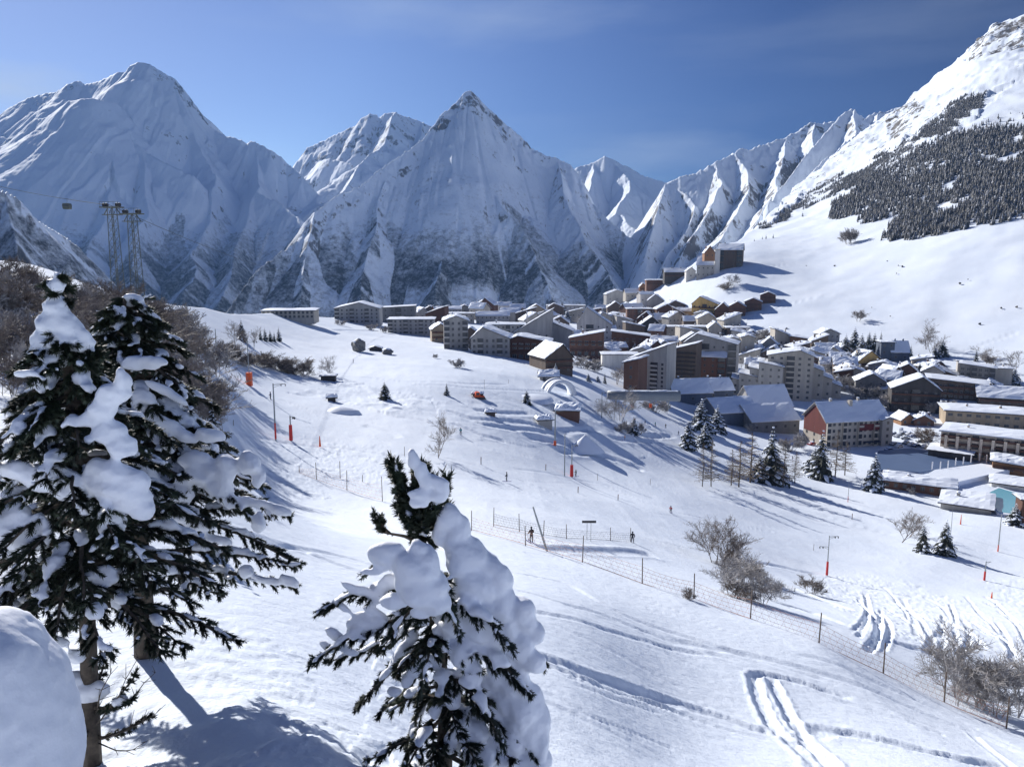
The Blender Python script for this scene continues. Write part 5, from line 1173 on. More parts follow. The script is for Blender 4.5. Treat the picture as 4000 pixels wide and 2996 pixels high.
for i in range(44):
    u = rb.uniform(2180, 3640); v = np.interp(u, [2180, 2500, 2900, 3640], [1400, 1480, 1540, 1600]) - rb.uniform(20, 190)
    plant((['frost', 'snowyconifer', 'frost', 'conifer'][i % 4], 70 + i % 3), u, v, rb.uniform(34, 66), ['rime-whitened small tree standing between the village houses', 'small snowy conifer standing between the village houses'][i % 2], ['rimed trees between the village houses', 'small conifers between the village houses'][i % 2], 1.2)
# brown scrub on the rise at the far left
rb = random.Random(31); k_ = 0
for i in range(92):
    u = rb.uniform(-60, 840); f = rb.random()
    vt = np.interp(u, [-60, 0, 300, 560, 700, 860], [1120, 1120, 1180, 1240, 1290, 1450]); v = vt + f ** 1.3 * np.interp(u, [0, 400, 860], [420, 420, 300])
    plant((['bush', 'bush', 'bare', 'frost', 'bush', 'frostbush'][i % 6], 80 + i % 3), u, v, rb.uniform(90, 150) * (1 + .9 * f), 'brown-grey leafless shrub of the scrub on the left rise', 'scrub on the left rise behind the big trees', rb.uniform(.9, 1.3))
for i, (u, v, h) in enumerate([(760, 1500, 270), (700, 1470, 260), (820, 1640, 220), (640, 1420, 230), (860, 1700, 150), (780, 1720, 260), (720, 1640, 300)]):
    plant(('bare', 84 + i % 2), u, v, h, 'rime-covered bare birch at the right end of the left scrub', 'rimed birches behind the big trees', 1.2)

# ---- woods on the right-hand mountain: far too many to count
def wood(name, polys, holes, n, hr, seed, Yr, Xr):
    rnd = np.random.RandomState(seed); X = rnd.uniform(Xr[0], Xr[1], n * 30); Y = rnd.uniform(Yr[0], Yr[1], n * 30)
    Z = base_z(X, Y); U, V = projuv(X, Y, Z)
    ju = U + fbm(X / 30, Y / 30, 4, 3, .7) * 40; jv = V + fbm(X / 30, Y / 30, 4, 4, .7) * 34
    k = np.zeros(X.shape, bool)
    for p in polys: k |= inpoly(ju, jv, p)
    for p in holes: k &= ~inpoly(ju, jv, p)
    k &= edgeY(X / Y) > Y
    k &= vn(X / 38, Y / 38, 44) + .35 * vn(X / 11, Y / 11, 45) > .30
    idx = np.nonzero(k)[0][:n]; print(name, len(idx), 'of', n)
    V_ = []; F_ = []; MI = []
    for j in idx:
        x, y, z = X[j], Y[j], Z[j] - 1.0 + float(fbm(np.array([x_ / 130 for x_ in (X[j],)]), np.array([Y[j] / 130]), 4, 21)[0]) * 4.5
        h = hr[0] + (hr[1] - hr[0]) * rnd.rand() ** 1.6; r = h * rnd.uniform(.17, .26); o0 = rnd.uniform(0, 6.28)
        for t in range(4):
            zb = z + h * (.08 + t * .21); zt = z + h * (.46 + t * .18); rr = r * (1 - t * .22); o = len(V_); m_ = 6
            V_.append((x, y, zt))
            for q in range(m_): a = o0 + t + 6.283 * q / m_; w_ = rr * rnd.uniform(.75, 1.2); V_.append((x + w_ * math.cos(a), y + w_ * math.sin(a), zb - rnd.uniform(0, .05) * h))
            for q in range(m_): F_.append((o, o + 1 + q, o + 1 + (q + 1) % m_)); MI.append(1 if rnd.rand() < .22 else 0)
    me = bpy.data.meshes.new(name); me.from_pydata(V_, [], F_); me.materials.append(mat('wood_needles', (.095, .092, .086), var=.55, scale=.05)); me.materials.append(mat('wood_snow', (.34, .35, .38), var=.3, scale=.3))
    me.polygons.foreach_set('material_index', MI); me.update()
    o = bpy.data.objects.new(name, me); col.objects.link(o); tag(o, kind='stuff'); return o
W2 = [(3230,859),(3251,813),(3293,779),(3344,749),(3369,711),(3453,669),(3580,606),(3644,580),(3728,525),(3791,517),(4000,500),(4150,480),(4150,850),(3960,872),(3834,880),(3804,821),(3796,770),(3741,724),(3707,720),(3622,770),(3572,796),(3521,834),(3453,859),(3327,855)]
W3 = [(3439,935),(3453,905),(3496,872),(3513,838),(3572,796),(3639,775),(3686,753),(3787,724),(3791,762),(3707,791),(3656,829),(3665,851),(3728,829),(3749,791),(3796,791),(3800,880),(3686,901),(3580,922),(3496,937)]
W1 = [(2963,892),(3050,840),(3200,745),(3305,690),(3411,627),(3538,555),(3622,500),(3700,420),(3780,385),(3850,375),(3830,420),(3740,510),(3600,560),(3550,600),(3450,670),(3360,710),(3200,775),(3100,830),(2970,897)]
wood('conifer_wood', [W2], [[(3825,595),(3880,590),(3905,620),(3840,625)], [(3960,540),(3995,535),(3990,565),(3955,562)]], 9500, (4, 12), 1, (650, 1600), (200, 1000))
wood('conifer_wood', [W3], [], 2600, (4, 11), 2, (620, 1300), (200, 800))
wood('shrub_belt', [W1], [], 6500, (4, 8), 3, (900, 1900), (200, 1150))
wood('shrub_belt', [[(3750,520),(3850,460),(4000,440),(4100,500),(3900,525)]], [], 260, (5, 9), 4, (700, 1700), (300, 1000))
for i, (u, v, h) in enumerate([(2990, 884, 16), (3004, 878, 15), (3016, 872, 17), (3030, 866, 15), (3046, 856, 18), (3062, 848, 16), (3020, 935, 22), (2978, 938, 16), (2992, 934, 18), (2946, 948, 16), (3640, 596, 20), (3668, 580, 22), (3702, 562, 20), (3590, 608, 18), (3135, 846, 20)]):
    plant(('slimconifer', 39), u, v, h, 'single small conifer standing out along the upper tree line', 'scattered conifers on the tree line', 1.2)
rb = random.Random(77); b0 = MB(); b0.blob((0, 0, .3), (.9, .7, .8), 4, nu=8, nv=5, amp=.35); rk_me = None
for i in range(20):
    u = rb.uniform(2950, 3990); v = rb.uniform(1000, 1270) + (4000 - u) * .02
    p = hit(u, v)
    if rk_me is None: o = b0.build('slope_rock', mat('dark_rock', (.07, .06, .055), var=.4)); rk_me = o.data
    else: o = bpy.data.objects.new('slope_rock', rk_me); col.objects.link(o)
    s = rb.uniform(.4, 1.1); o.scale = (s * 1.5, s, s); o.location = p; o.rotation_euler = (0, 0, rb.uniform(0, 6))
    tag(o, 'small dark rock poking through the snow of the right-hand slope', 'rock', 'rocks dotted over the right-hand snow slope')
# ------------------------------------------------------------------ lift pylons, posts, nets, people
def vert(u, v, vt, extra=0):
    p = hit(u, v); D = p.y * CT - p.z * ST; return p, (v - vt) * D / F
def pylon(label, u, v, vt, base=(.3, .28), bm=None, arms=1, lean=0, rz=0, r=.13, wheels=True, box=False):
    p, h = vert(u, v, vt); t = thing('lift_pylon', label, 'pylon', p, R(rz)); t.rotation_euler = (0, R(lean), R(rz))
    b = MB(); b.tube([(0, 0, -.6), (0, 0, h)], [r * 1.25, r * .8], 8); b.build('pole', M_STEEL, t)
    if bm:
        b = MB()
        if box: b.box(-base[1], base[1], -base[1], base[1], 0, h * base[0])
        else: b.tube([(0, 0, -.1), (0, 0, h * base[0] * .3), (0, 0, h * base[0])], [base[1] * 1.05, base[1], base[1] * .92], 12)
        b.build('pad', bm, t)
    for i in range(arms):
        z = h - .25 - i * h * .26; sg = 1 if i % 2 == 0 else -1; L_ = h * .17 + .4
        b = MB(); b.tube([(0, 0, z), (sg * L_, 0, z + .12)], .06, 6); b.tube([(0, 0, z - .5), (sg * L_ * .8, 0, z + .06)], .035, 5); ar = b.build('crossarm', M_STEEL, t)
        if wheels:
            for s_ in (.65, 1.0):
                b = MB(); x = sg * L_ * s_; b.tube([(x - .05, 0, z - .12), (x + .05, 0, z - .12)], .20, 12); b.build('wheel', M_DARK, ar)
    return t, h
pylon('lift pylon with a box-shaped orange pad high on the left piste', 975, 1508, 1330, (.30, .62), M_ORANGE, 1, box=True)
pylon('tall thin lift pylon with narrow red foot, left of the pair on the piste', 1077, 1712, 1495, (.28, .17), M_RED, 1, rz=10)
pylon('shorter lift pylon with a fat red foot and a ring head on the left piste', 1137, 1718, 1622, (.62, .34), M_RED, 1, rz=-30)
pylon('dark lift pylon with an orange foot beside the wood shelter', 2168, 1738, 1600, (.12, .38), M_ORANGE, 2, r=.2)
pylon('plain thin pole left of the red-footed pylon in the middle of the piste', 2205, 1858, 1690, (.35, .12), M_ORANGE, 0)
pylon('pylon with a bulky red foot and slanting arms in the middle of the piste', 2233, 1860, 1735, (.36, .42), M_RED, 1, rz=40)
pylon('brown pole with a crossed head left of the tube walkway', 2350, 1632, 1530, (.3, .2), None, 2)
pylon('lift pylon with two wheeled arms and a red foot on the lower right piste', 3230, 2243, 2085, (.33, .24), M_RED, 2, r=.11)
pylon('short white pylon with two boards and a red foot near the right edge', 3845, 2265, 2188, (.46, .22), M_RED, 2, wheels=False)
pylon('slender white pole with an orange foot near the right edge', 3898, 2152, 2005, (.17, .16), M_ORANGE, 0)
pylon('slender street pole right of the two small spruces', 3713, 2090, 1985, (.1, .1), None, 0, r=.07)
pylon('thin dark pole at the crest of the left field', 848, 1408, 1285, (.1, .1), None, 0)
pylon('leaning pale pole propped over the fence line', 2135, 2148, 1965, (.1, .1), None, 0, lean=-17, r=.10)
pylon('thin bare mast above the long low shadow by the rink hut', 3312, 1960, 1885, (.3, .1), M_RED, 0, r=.08)
# small lattice sign stand on the piste
p, h = vert(2300, 2110, 2030); t = thing('sign_stand', 'small dark sign board on two thin legs behind the upper fence', 'sign', p)
b = MB(); b.box(-.9, .9, -.04, .04, h - .3, h); b.build('board', M_DARK, t)
for x in (-.25, .25): b = MB(); b.tube([(x, 0, -.3), (x, 0, h - .3)], .035, 5); b.build('leg', M_STEEL, t)
# fences with net
def fence(label, posts, netc, hgt=None):
    P0 = hit(*posts[0][:2]); t = thing('safety_fence', label, 'fence', P0); pr = None
    for i, (u, v, hp) in enumerate(posts):
        p, h = vert(u, v, v - hp); q = p - P0; rr = random.Random(i)
        b = MB(); b.tube([q + Vector((0, 0, -.4)), q + Vector((rr.uniform(-.08, .08), 0, h))], [.055, .045], 6); b.build('post', M_WOOD, t)
        if pr is not None and netc:
            a, ha = pr; b = MB(); n = 9
            for f in (.04, .2, .36, .52, .66):
                pts = []
                for k in range(n + 1):
                    s = k / n; c = a.lerp(q, s); gx, gy = c.x + P0.x, c.y + P0.y; zz = gz(gx, gy) - P0.z
                    pts.append(Vector((c.x, c.y, zz + (ha * (1 - s) + h * s) * (f - .10 * math.sin(math.pi * s) * f))))
                b.tube(pts, .013 if f > .1 else .03, 3, cap=False)
                if f == .04: low = pts
                if f == .66: top = pts
            for k in range(n): ribbon(b, low[k], top[k + 1], .007, .007); ribbon(b, top[k], low[k + 1], .007, .007)
            b.build('net', netc, t)
        pr = (q, h)
    return t
M_NET = mat('faded_orange_net', (.52, .25, .16), var=.3)
M_ROPE = mat('dark_rope', (.10, .10, .13), var=.2)
fence('long orange safety net on brown posts crossing the lower slope', [(1841, 2071, 80), (2053, 2128, 77), (2275, 2196, 108), (2509, 2282, 108), (2711, 2342, 108), (2931, 2420, 125), (3198, 2520, 135), (3450, 2634, 132), (3688, 2747, 132), (3931, 2842, 130)], M_NET)
fence('short net fence on crooked posts left of the central snowy tree', [(1168, 1845, 26), (1237, 1874, 70), (1355, 1914, 80), (1494, 1957, 100)], M_NET)
fence('thin wire fence of pale posts around the flat patch above the net', [(1928, 2051, 72), (2029, 2071, 68), (2123, 2090, 60), (2213, 2103, 58), (2385, 2112, 54), (2462, 2119, 60)], M_ROPE)
# marker posts
for i, (u, v, hp, c, lab) in enumerate([
 (1329, 1866, 67, 0, 'black stake standing in the churned snow of the left piste'), (1416, 1882, 28, 0, 'short stake in the churned snow near the net fence'), (1250, 1740, 38, 2, 'orange marker stick at the edge of the churned snow'),
 (912, 1660, 20, 0, 'short dark stake near the big trees on the left piste'), (1580, 1778, 34, 0, 'black stake just left of the tip of the central tree'), (1879, 1812, 28, 1, 'thick dark marker post right of the lone bare tree'),
 (2132, 1838, 26, 1, 'thin marker post left of the red-footed pylon'), (2258, 1926, 26, 1, 'red-banded marker post below the red-footed pylon'), (2414, 1956, 26, 1, 'dark marker post right of the red-banded one'), (2334, 1872, 22, 0, 'thin stake right of the red-footed pylon'),
 (2540, 1895, 26, 0, 'thin stake beside the rope below the bare larches'), (3178, 2150, 26, 0, 'stake left of the two-armed pylon'), (3328, 2030, 26, 1, 'dark marker post on the road edge above the bare trees'), (3562, 2000, 20, 0, 'marker post by the snow bank below the rink hut'),
 (3752, 2048, 40, 2, 'red and white marker stick on the snow near the pool'), (3873, 2338, 28, 2, 'bright red marker cone in the lower right snow'), (3104, 2312, 18, 0, 'small stake left of the small bare bush'), (1380, 1420, 18, 1, 'person-like dark post on the far field'),
 (1986, 1500, 18, 0, 'short stake on the middle field'), (1892, 1525, 42, 0, 'dark mast behind the orange-ended hut')]):
    p, h = vert(u, v, v - hp); b = MB(); r = .05 if c == 0 else .09
    if c < 2: b.tube([(0, 0, -.4), (0, 0, h * .5)], r, 6, 0); b.tube([(0, 0, h * .5), (.02, 0, h)], r * 1.02, 6, 1 if c == 1 else 0)
    else: b.tube([(0, 0, -.2), (0, 0, h * .6)], [.22, .12], 8, 1); b.tube([(0, 0, h * .6), (0, 0, h)], [.12, .06], 8, 1)
    o = b.build('marker_post', [M_WOOD, M_ORANGE if c == 2 else mat('marker_brown', (.16, .06, .04))], None, False, p); tag(o, lab, 'marker post')
# orange snow-cannon like sledge on the middle field
p = hit(1872, 1558)
t = thing('snow_groomer', 'orange snow groomer parked beside a dark shelter on the middle field', 'vehicle', p, R(15))
b = MB(); b.prism([(-1.6, .5), (-1.5, 1.1), (1.3, 1.1), (1.7, .5)], 'y', -1.0, 1.0); b.build('body', M_ORANGE, t)
b = MB(); b.prism([(-1.4, 1.1), (-1.2, 2.2), (-.1, 2.2), (.2, 1.1)], 'y', -.85, .85); cb = b.build('cab', M_ORANGE, t); b = MB(); b.box(-1.1, -.15, -.88, .88, 1.35, 2.0); b.build('window', M_GLASS, cb)
for s in (-1, 1): b = MB(); b.prism([(-1.9, .15), (-1.6, .62), (1.5, .62), (1.9, .15), (1.5, -.05), (-1.5, -.05)], 'y', s * 1.25 - .28, s * 1.25 + .28); b.build('track', M_DARK, t)
b = MB(); b.prism([(-2.6, -.05), (-2.45, .9), (-2.3, .9), (-2.4, -.05)], 'y', -1.7, 1.7); b.build('blade', M_DARK, t)

# people on skis
def skin(name, joints, edges, m, parent, lev=1):
    me = bpy.data.meshes.new(name); me.from_pydata([j[0] for j in joints], edges, []); me.materials.append(m)
    o = bpy.data.objects.new(name, me); col.objects.link(o); o.parent = parent
    md = o.modifiers.new('skin', 'SKIN'); md.use_smooth_shade = True
    for i, j in enumerate(joints): me.skin_vertices[0].data[i].radius = (j[1], j[1])
    me.skin_vertices[0].data[0].use_root = True
    s = o.modifiers.new('sub', 'SUBSURF'); s.levels = lev; s.render_levels = lev
    return o
def ensure_skin(me):
    if not me.skin_vertices: pass
M_SKIN = mat('face_skin', (.45, .27, .2), var=.05)
def skier(label, u, v, rz, jc, pc, sc=1.0, grp=None):
    p = hit(u, v); t = thing('person', label, 'person', p, rz, grp); t.scale = (sc,) * 3
    jm = mat('jacket_' + jc[0], jc[1], var=.1); pm = mat('trousers_' + pc[0], pc[1], var=.1)
    J = [((0, 0, .95), .13), ((0, 0, 1.15), .12), ((0, .03, 1.38), .14), ((0, .03, 1.5), .06), ((0, .05, 1.6), .09), ((0, .05, 1.72), .085),
         ((-.10, 0, .88), .10), ((-.13, .08, .50), .075), ((-.13, -.02, .12), .055), ((-.13, .12, .06), .05),
         ((.10, 0, .88), .10), ((.13, .08, .50), .075), ((.13, -.02, .12), .055), ((.13, .12, .06), .05),
         ((-.20, .02, 1.40), .065), ((-.30, .06, 1.14), .05), ((-.26, .28, 1.02), .038), ((-.26, .35, 1.0), .035),
         ((.20, .02, 1.40), .065), ((.30, .06, 1.14), .05), ((.26, .28, 1.02), .038), ((.26, .35, 1.0), .035)]
    E = [(0, 1), (1, 2), (2, 3), (3, 4), (4, 5), (0, 6), (6, 7), (7, 8), (8, 9), (0, 10), (10, 11), (11, 12), (12, 13), (2, 14), (14, 15), (15, 16), (16, 17), (2, 18), (18, 19), (19, 20), (20, 21)]
    def sk(name, idx, m, grow):
        mp_ = {a: i for i, a in enumerate(idx)}; me = bpy.data.meshes.new(name)
        me.from_pydata([J[a][0] for a in idx], [(mp_[a], mp_[b_]) for a, b_ in E if a in mp_ and b_ in mp_], []); me.materials.append(m)
        o = bpy.data.objects.new(name, me); col.objects.link(o); o.parent = t
        o.modifiers.new('skin', 'SKIN').use_smooth_shade = True
        for i, a in enumerate(idx): me.skin_vertices[0].data[i].radius = (J[a][1] + grow,) * 2
        me.skin_vertices[0].data[0].use_root = True
        s = o.modifiers.new('sub', 'SUBSURF'); s.levels = 1; s.render_levels = 1
    sk('body', list(range(22)), pm, 0); sk('jacket', [0, 1, 2, 14, 15, 16, 18, 19, 20], jm, .03)
    b = MB(); b.blob((0, .05, 1.69), (.12, .13, .13), 3, amp=.02); b.build('helmet', M_DARK, t, True)
    for s in (-1, 1):
        b = MB(); b.prism([(-.85, .02), (.75, .02), (.92, .10), (.75, .045), (-.85, .045)], 'x', s * .13 - .05, s * .13 + .05); b.build('ski', mat('ski_top', (.1, .1, .3)), t)
        b = MB(); b.tube([(s * .26, .36, 1.05), (s * .36, -.05, 0)], .012, 5); b.build('ski_pole', M_DARK, t)
try:
    skier('skier in dark blue standing above the red-footed pylons on the left piste', 1058, 1562, 2.2, ('navy', (.02, .04, .12)), ('dark', (.02, .02, .03)), 1.1)
    skier('skier in a red jacket gliding down the middle of the piste', 2620, 2005, 2.6, ('red', (.5, .05, .05)), ('dark', (.02, .02, .03)))
    skier('skier in black next to the bulky red pylon foot', 2250, 1862, 2.0, ('black', (.02, .02, .02)), ('dark', (.02, .02, .03)))
    skier('walker in dark clothes on the snow between the two spruce groups', 3096, 1796, 1.0, ('grey', (.06, .06, .08)), ('dark', (.02, .02, .03)))
    skier('skier in brown at the left end of the wire fence', 2076, 2120, .5, ('brown', (.08, .04, .03)), ('dark', (.02, .02, .03)))
    skier('skier in dark grey by the last pale post of the wire fence', 2470, 2122, 3.0, ('coal', (.03, .03, .04)), ('dark', (.02, .02, .03)))
    for i, (u, v) in enumerate([(2480, 1650), (2520, 1660), (2560, 1665), (2600, 1672), (2440, 1720), (2650, 1700), (1800, 1700), (1980, 1880)]):
        skier(['skier of the small crowd below the tube walkway', 'skier of the small crowd below the tube walkway'][i % 2] if i < 6 else ['lone skier right of the lone bare tree', 'lone skier on the open piste above the wire fence'][i - 6], u, v, i * 1.1, [('orange', (.6, .2, .05)), ('navy', (.02, .04, .12)), ('teal', (.03, .25, .3)), ('black', (.02, .02, .02))][i % 4], ('dark', (.02, .02, .03)), grp='skiers gathered below the tube walkway' if i < 6 else None)
except Exception as e: print('skier', e)

# cable car tower, cables and cabin on the left
p = P(505, 1190, 165); zt = P(505, 812, 165).z; h = zt - p.z
t = thing('cable_tower', 'tall lattice cable-car tower with two loaded heads behind the left trees', 'tower', p, R(-12)); M_TW = mat('tower_steel', (.11, .12, .10), var=.3, rough=.6)
for hx, top in ((-2.4, h), (2.3, h * .93)):
    b = MB()
    for sx in (-1, 1):
        for sy in (-1, 1): b.tube([(hx + sx * 1.0, sy * 1.0, -3), (hx + sx * .65, sy * .6, top)], .085, 5)
    n = 11
    for i in range(n):
        z0, z1 = top * i / n, top * (i + 1) / n; w0 = 1.0 - .38 * i / n; w1 = 1.0 - .38 * (i + 1) / n
        for sy in (-1, 1): b.tube([(hx - w0, sy * w0, z0), (hx + w1, sy * w1, z1)], .035, 4); b.tube([(hx + w0, sy * w0, z0), (hx - w1, sy * w1, z1)], .035, 4); b.tube([(hx - w1, sy * w1, z1), (hx + w1, sy * w1, z1)], .035, 4)
        for sx in (-1, 1): b.tube([(hx + sx * w0, -w0, z0), (hx + sx * w1, w1, z1)], .035, 4)
    b.build('mast', M_TW, t)
    b = MB(); b.box(hx - 2.3, hx + 2.3, -.9, .9, top, top + .22); b.box(hx - 2.0, hx + 2.0, -.7, .7, top - 1.5, top - 1.35)
    for x in (-2.2, -1.1, 0, 1.1, 2.2): b.tube([(hx + x, -.85, top + .2), (hx + x, -.85, top + 1.2)], .035, 4)
    b.tube([(hx - 2.3, -.85, top + 1.2), (hx + 2.3, -.85, top + 1.2)], .035, 4); b.tube([(hx - 2, 0, top - 1.4), (hx - 1, 0, top)], .12, 4); b.tube([(hx + 2, 0, top - 1.4), (hx + 1, 0, top)], .12, 4)
    b.build('platform', M_TW, t)
    for x in (-1.9, -1.2, 1.2, 1.9): b = MB(); b.tube([(hx + x - .1, 0, top + .6), (hx + x + .1, 0, top + .6)], .42, 12); b.build('sheave', M_DARK, t)
hA = p + Vector((-2.4, 0, h + .5))
def sag(a, b, s, n=24): return [a.lerp(b, k / n) + Vector((0, 0, -s * 4 * (k / n) * (1 - k / n))) for k in range(n + 1)]
c1 = sag(P(-500, 560, 300), hA, 3.0); b = MB(); b.tube(c1, .06, 5); b.tube(sag(hA, P(1400, 1040, 700), 12), .06, 5); o = b.build('lift_cable', M_DARK); tag(o, 'dark cable-car cable sagging across the left mountain to the lattice tower', 'cable')
tgt = min(range(len(c1)), key=lambda i: abs(projuv(c1[i].x, c1[i].y, c1[i].z)[0] - 222)); cp = c1[tgt].lerp(c1[tgt + 1], .3)
t = thing('cable_cabin', 'small dark cable-car cabin hanging in front of the left mountain', 'cable car', cp); t.scale = (.55, .55, .55)
b = MB(); b.tube([(0, 0, 0), (.25, 0, -.8), (0, 0, -1.6)], .06, 5); b.box(-.6, .6, -.08, .08, -.1, .12); b.build('hanger', M_DARK, t)
b = MB(); b.prism([(-1.2, -1.75), (1.2, -1.75), (1.45, -2.5), (1.3, -3.9), (1.0, -4.15), (-1.0, -4.15), (-1.3, -3.9), (-1.45, -2.5)], 'y', -1.1, 1.1); cb = b.build('cabin', mat('cabin_green', (.06, .07, .06), rough=.4), t)
b = MB(); b.box(-1.15, 1.15, -1.13, 1.13, -3.0, -2.1); b.build('window', M_GLASS, cb)
# a snow-capped mast top peeking over the left edge trees
# ------------------------------------------------------------------ the big snow-laden trees in front
M_NEED_A = mat('needle_clusters', (.022, .034, .018), var=.7, scale=2.5, rough=.6)
M_SNOWN = snowmat('clinging_snow', (.85, .88, .94), scales=((2.2, .05), (14.0, .006)))
def sv(u, v, Y, dy=0): return P(u, v, Y + dy)
def needles(mb, a, b, L_, n, rnd):
    """short stiff needles all round the twig a-b"""
    d = b - a; ln = d.length
    if ln < 1e-4: return
    d = d / ln; s = d.cross(Vector((.2, .3, 1))).normalized(); t = d.cross(s)
    for i in range(n):
        c = a + d * ln * (i + rnd.random()) / n; an = rnd.uniform(0, 6.283); o = s * math.cos(an) + t * math.sin(an)
        tip = c + (o * .75 + d * rnd.uniform(.5, 1.0)) * L_ * rnd.uniform(.7, 1.2); w = (d.cross(o)) * L_ * .15
        mb.add([c - w, c + w, tip], [(0, 1, 2)])
class Big:
    def __init__(s, name, label, base, seed):
        s.root = thing(name, label, 'tree', base); s.o = Vector(base); s.wood = MB(); s.leaf = MB(); s.snow = MB(); s.trunk = MB(); s.rnd = random.Random(seed); s.nb = 0
    def L(s, p): return Vector(p) - s.o
    def bough(s, pts, r0=.03, tw=.32, dens=1.0, snow=1.0, sr=.07, nl=.062):
        """a bough through world points with side twigs, needles and snow lying along it"""
        rnd = s.rnd; pts = [s.L(p) for p in pts]
        # resample
        seg = []; 
        for i in range(len(pts) - 1):
            m = max(2, int((pts[i + 1] - pts[i]).length / .10))
            for k in range(m): seg.append(pts[i].lerp(pts[i + 1], k / m))
        seg.append(pts[-1]); n = len(seg)
        for i in range(1, n - 1): seg[i] = seg[i] + Vector((rnd.gauss(0, .008), rnd.gauss(0, .008), rnd.gauss(0, .008)))
        s.wood.tube(seg[::2] + [seg[-1]] if n > 4 else seg, [max(.006, r0 * (1 - .8 * k / max(1, len(seg[::2])))) for k in range(len(seg[::2]) + 1)] if n > 4 else r0, 5)
        for i in range(n):
            f = i / n
            if f < .12: continue
            d = (seg[min(i + 1, n - 1)] - seg[max(i - 1, 0)]).normalized(); side = d.cross(Vector((0, 0, 1)))
            if side.length < .1: side = Vector((1, 0, 0))
            side.normalize()
            for _ in range(3 if rnd.random() < dens else 2):
                sg = rnd.choice((-1, 1)); L_ = tw * (1.05 - .65 * f) * rnd.uniform(.5, 1.15)
                td = (d * rnd.uniform(.5, 1.0) + side * sg * rnd.uniform(.5, 1.0) + Vector((0, 0, rnd.uniform(-.35, .12)))).normalized()
                p0 = seg[i]; p1 = p0 + td * L_ * .5; p2 = p1 + (td + Vector((0, 0, -.28))).normalized() * L_ * .5
                ribbon(s.wood, p0, p1, .006, .005); ribbon(s.wood, p1, p2, .005, .003)
                k = int(16 + 38 * L_ / .3)
                needles(s.leaf, p0, p1, nl, k, rnd); needles(s.leaf, p1, p2, nl, k, rnd)
                if rnd.random() < .36 * snow:
                    c = p1.lerp(p2, .4) + Vector((0, 0, sr * .45)); q = td.to_track_quat('X', 'Z').to_matrix()
                    s.snow.blob(c, (L_ * rnd.uniform(.18, .36), sr * rnd.uniform(.35, .65), sr * .38), rnd.randint(0, 9999), nu=9, nv=6, amp=.35, M=q)
            needles(s.leaf, seg[max(i - 1, 0)], seg[i], nl, 8, rnd)
            if rnd.random() < .62 * snow and f > .3:
                q = d.to_track_quat('X', 'Z').to_matrix(); r = sr * rnd.uniform(.6, 1.35) * math.sin(math.pi * min(.92, f * .8 + .18))
                s.snow.blob(seg[i] + Vector((0, 0, r * .75)), (.13, r * 1.25, r * .8), rnd.randint(0, 9999), nu=9, nv=6, amp=.2, M=q)
        for _ in range(3):
            e = seg[-1] + (seg[-1] - seg[-2]).normalized() * .09 + Vector((rnd.gauss(0, .03), rnd.gauss(0, .03), rnd.gauss(0, .03))); needles(s.leaf, seg[-1], e, nl, 16, rnd)
        s.nb += 1
    def clump(s, u, v, ru, rv, Y, dy=0, dep=None, tilt=0):
        """a pillow of snow seen at (u, v), sizes in picture pixels at its own distance"""
        p = sv(u, v, Y, dy); k = (p.y * CT - p.z * ST) / F; rx, rz = ru * k, rv * k; ry = dep if dep else max(.05, min(rx, rz) * .9)
        s.snow.blob(s.L(p), (rx * 1.06, ry, rz * 1.06), int(u * 3 + v), nu=16, nv=11, amp=.14, M=Matrix.Rotation(R(tilt), 3, 'Y'))
    def finish(s, vox=.03, tm=None, it=4, am=.05):
        s.trunk.build('trunk', tm or M_BARK, s.root, True); s.wood.build('branches', M_BARK, s.root); s.leaf.build('needles', M_NEED_A, s.root)
        o = s.snow.build('snow_load', M_SNOWN, s.root, True)
        r = o.modifiers.new('fuse', 'REMESH'); r.mode = 'VOXEL'; r.voxel_size = vox; r.use_smooth_shade = True
        m = o.modifiers.new('soft', 'SMOOTH'); m.factor = .5; m.iterations = it
        for nm_, sz_, st_ in (('lumps', .16, am), ('crumbs', .045, am * .3)):
            tx = bpy.data.textures.new(nm_, 'CLOUDS'); tx.noise_scale = sz_; tx.noise_depth = 2; d_ = o.modifiers.new(nm_, 'DISPLACE'); d_.texture = tx; d_.strength = st_; d_.mid_level = .55; d_.texture_coords = 'LOCAL'
        return s.root
def auto(b, trunkf, z0, z1, rad, n, seed, droop=.35, tw=.30, snow=1, sr=.07, skip=None, sr_var=.4, yb=1.0):
    """boughs all round the trunk between two heights; rad(f) gives their reach"""
    rnd = random.Random(seed)
    for i in range(n):
        f = (i + rnd.random() * .6) / n; z = z0 + (z1 - z0) * f; a = i * 2.4 + rnd.gauss(0, .25)
        if skip and skip(f, a): continue
        L_ = rad(f) * rnd.uniform(.75, 1.15); c = trunkf(z); d = Vector((math.cos(a), math.sin(a) * yb, 0)); pts = []
        for k in range(5):
            t = k / 4; pts.append(c + d * L_ * t + Vector((0, 0, .10 * L_ * t - droop * L_ * t * t)))
        b.bough(pts, .012 + .02 * L_, tw * (.7 + .3 * min(1, L_)), .8, snow, sr * (1 + sr_var * rnd.uniform(-1, 1)))

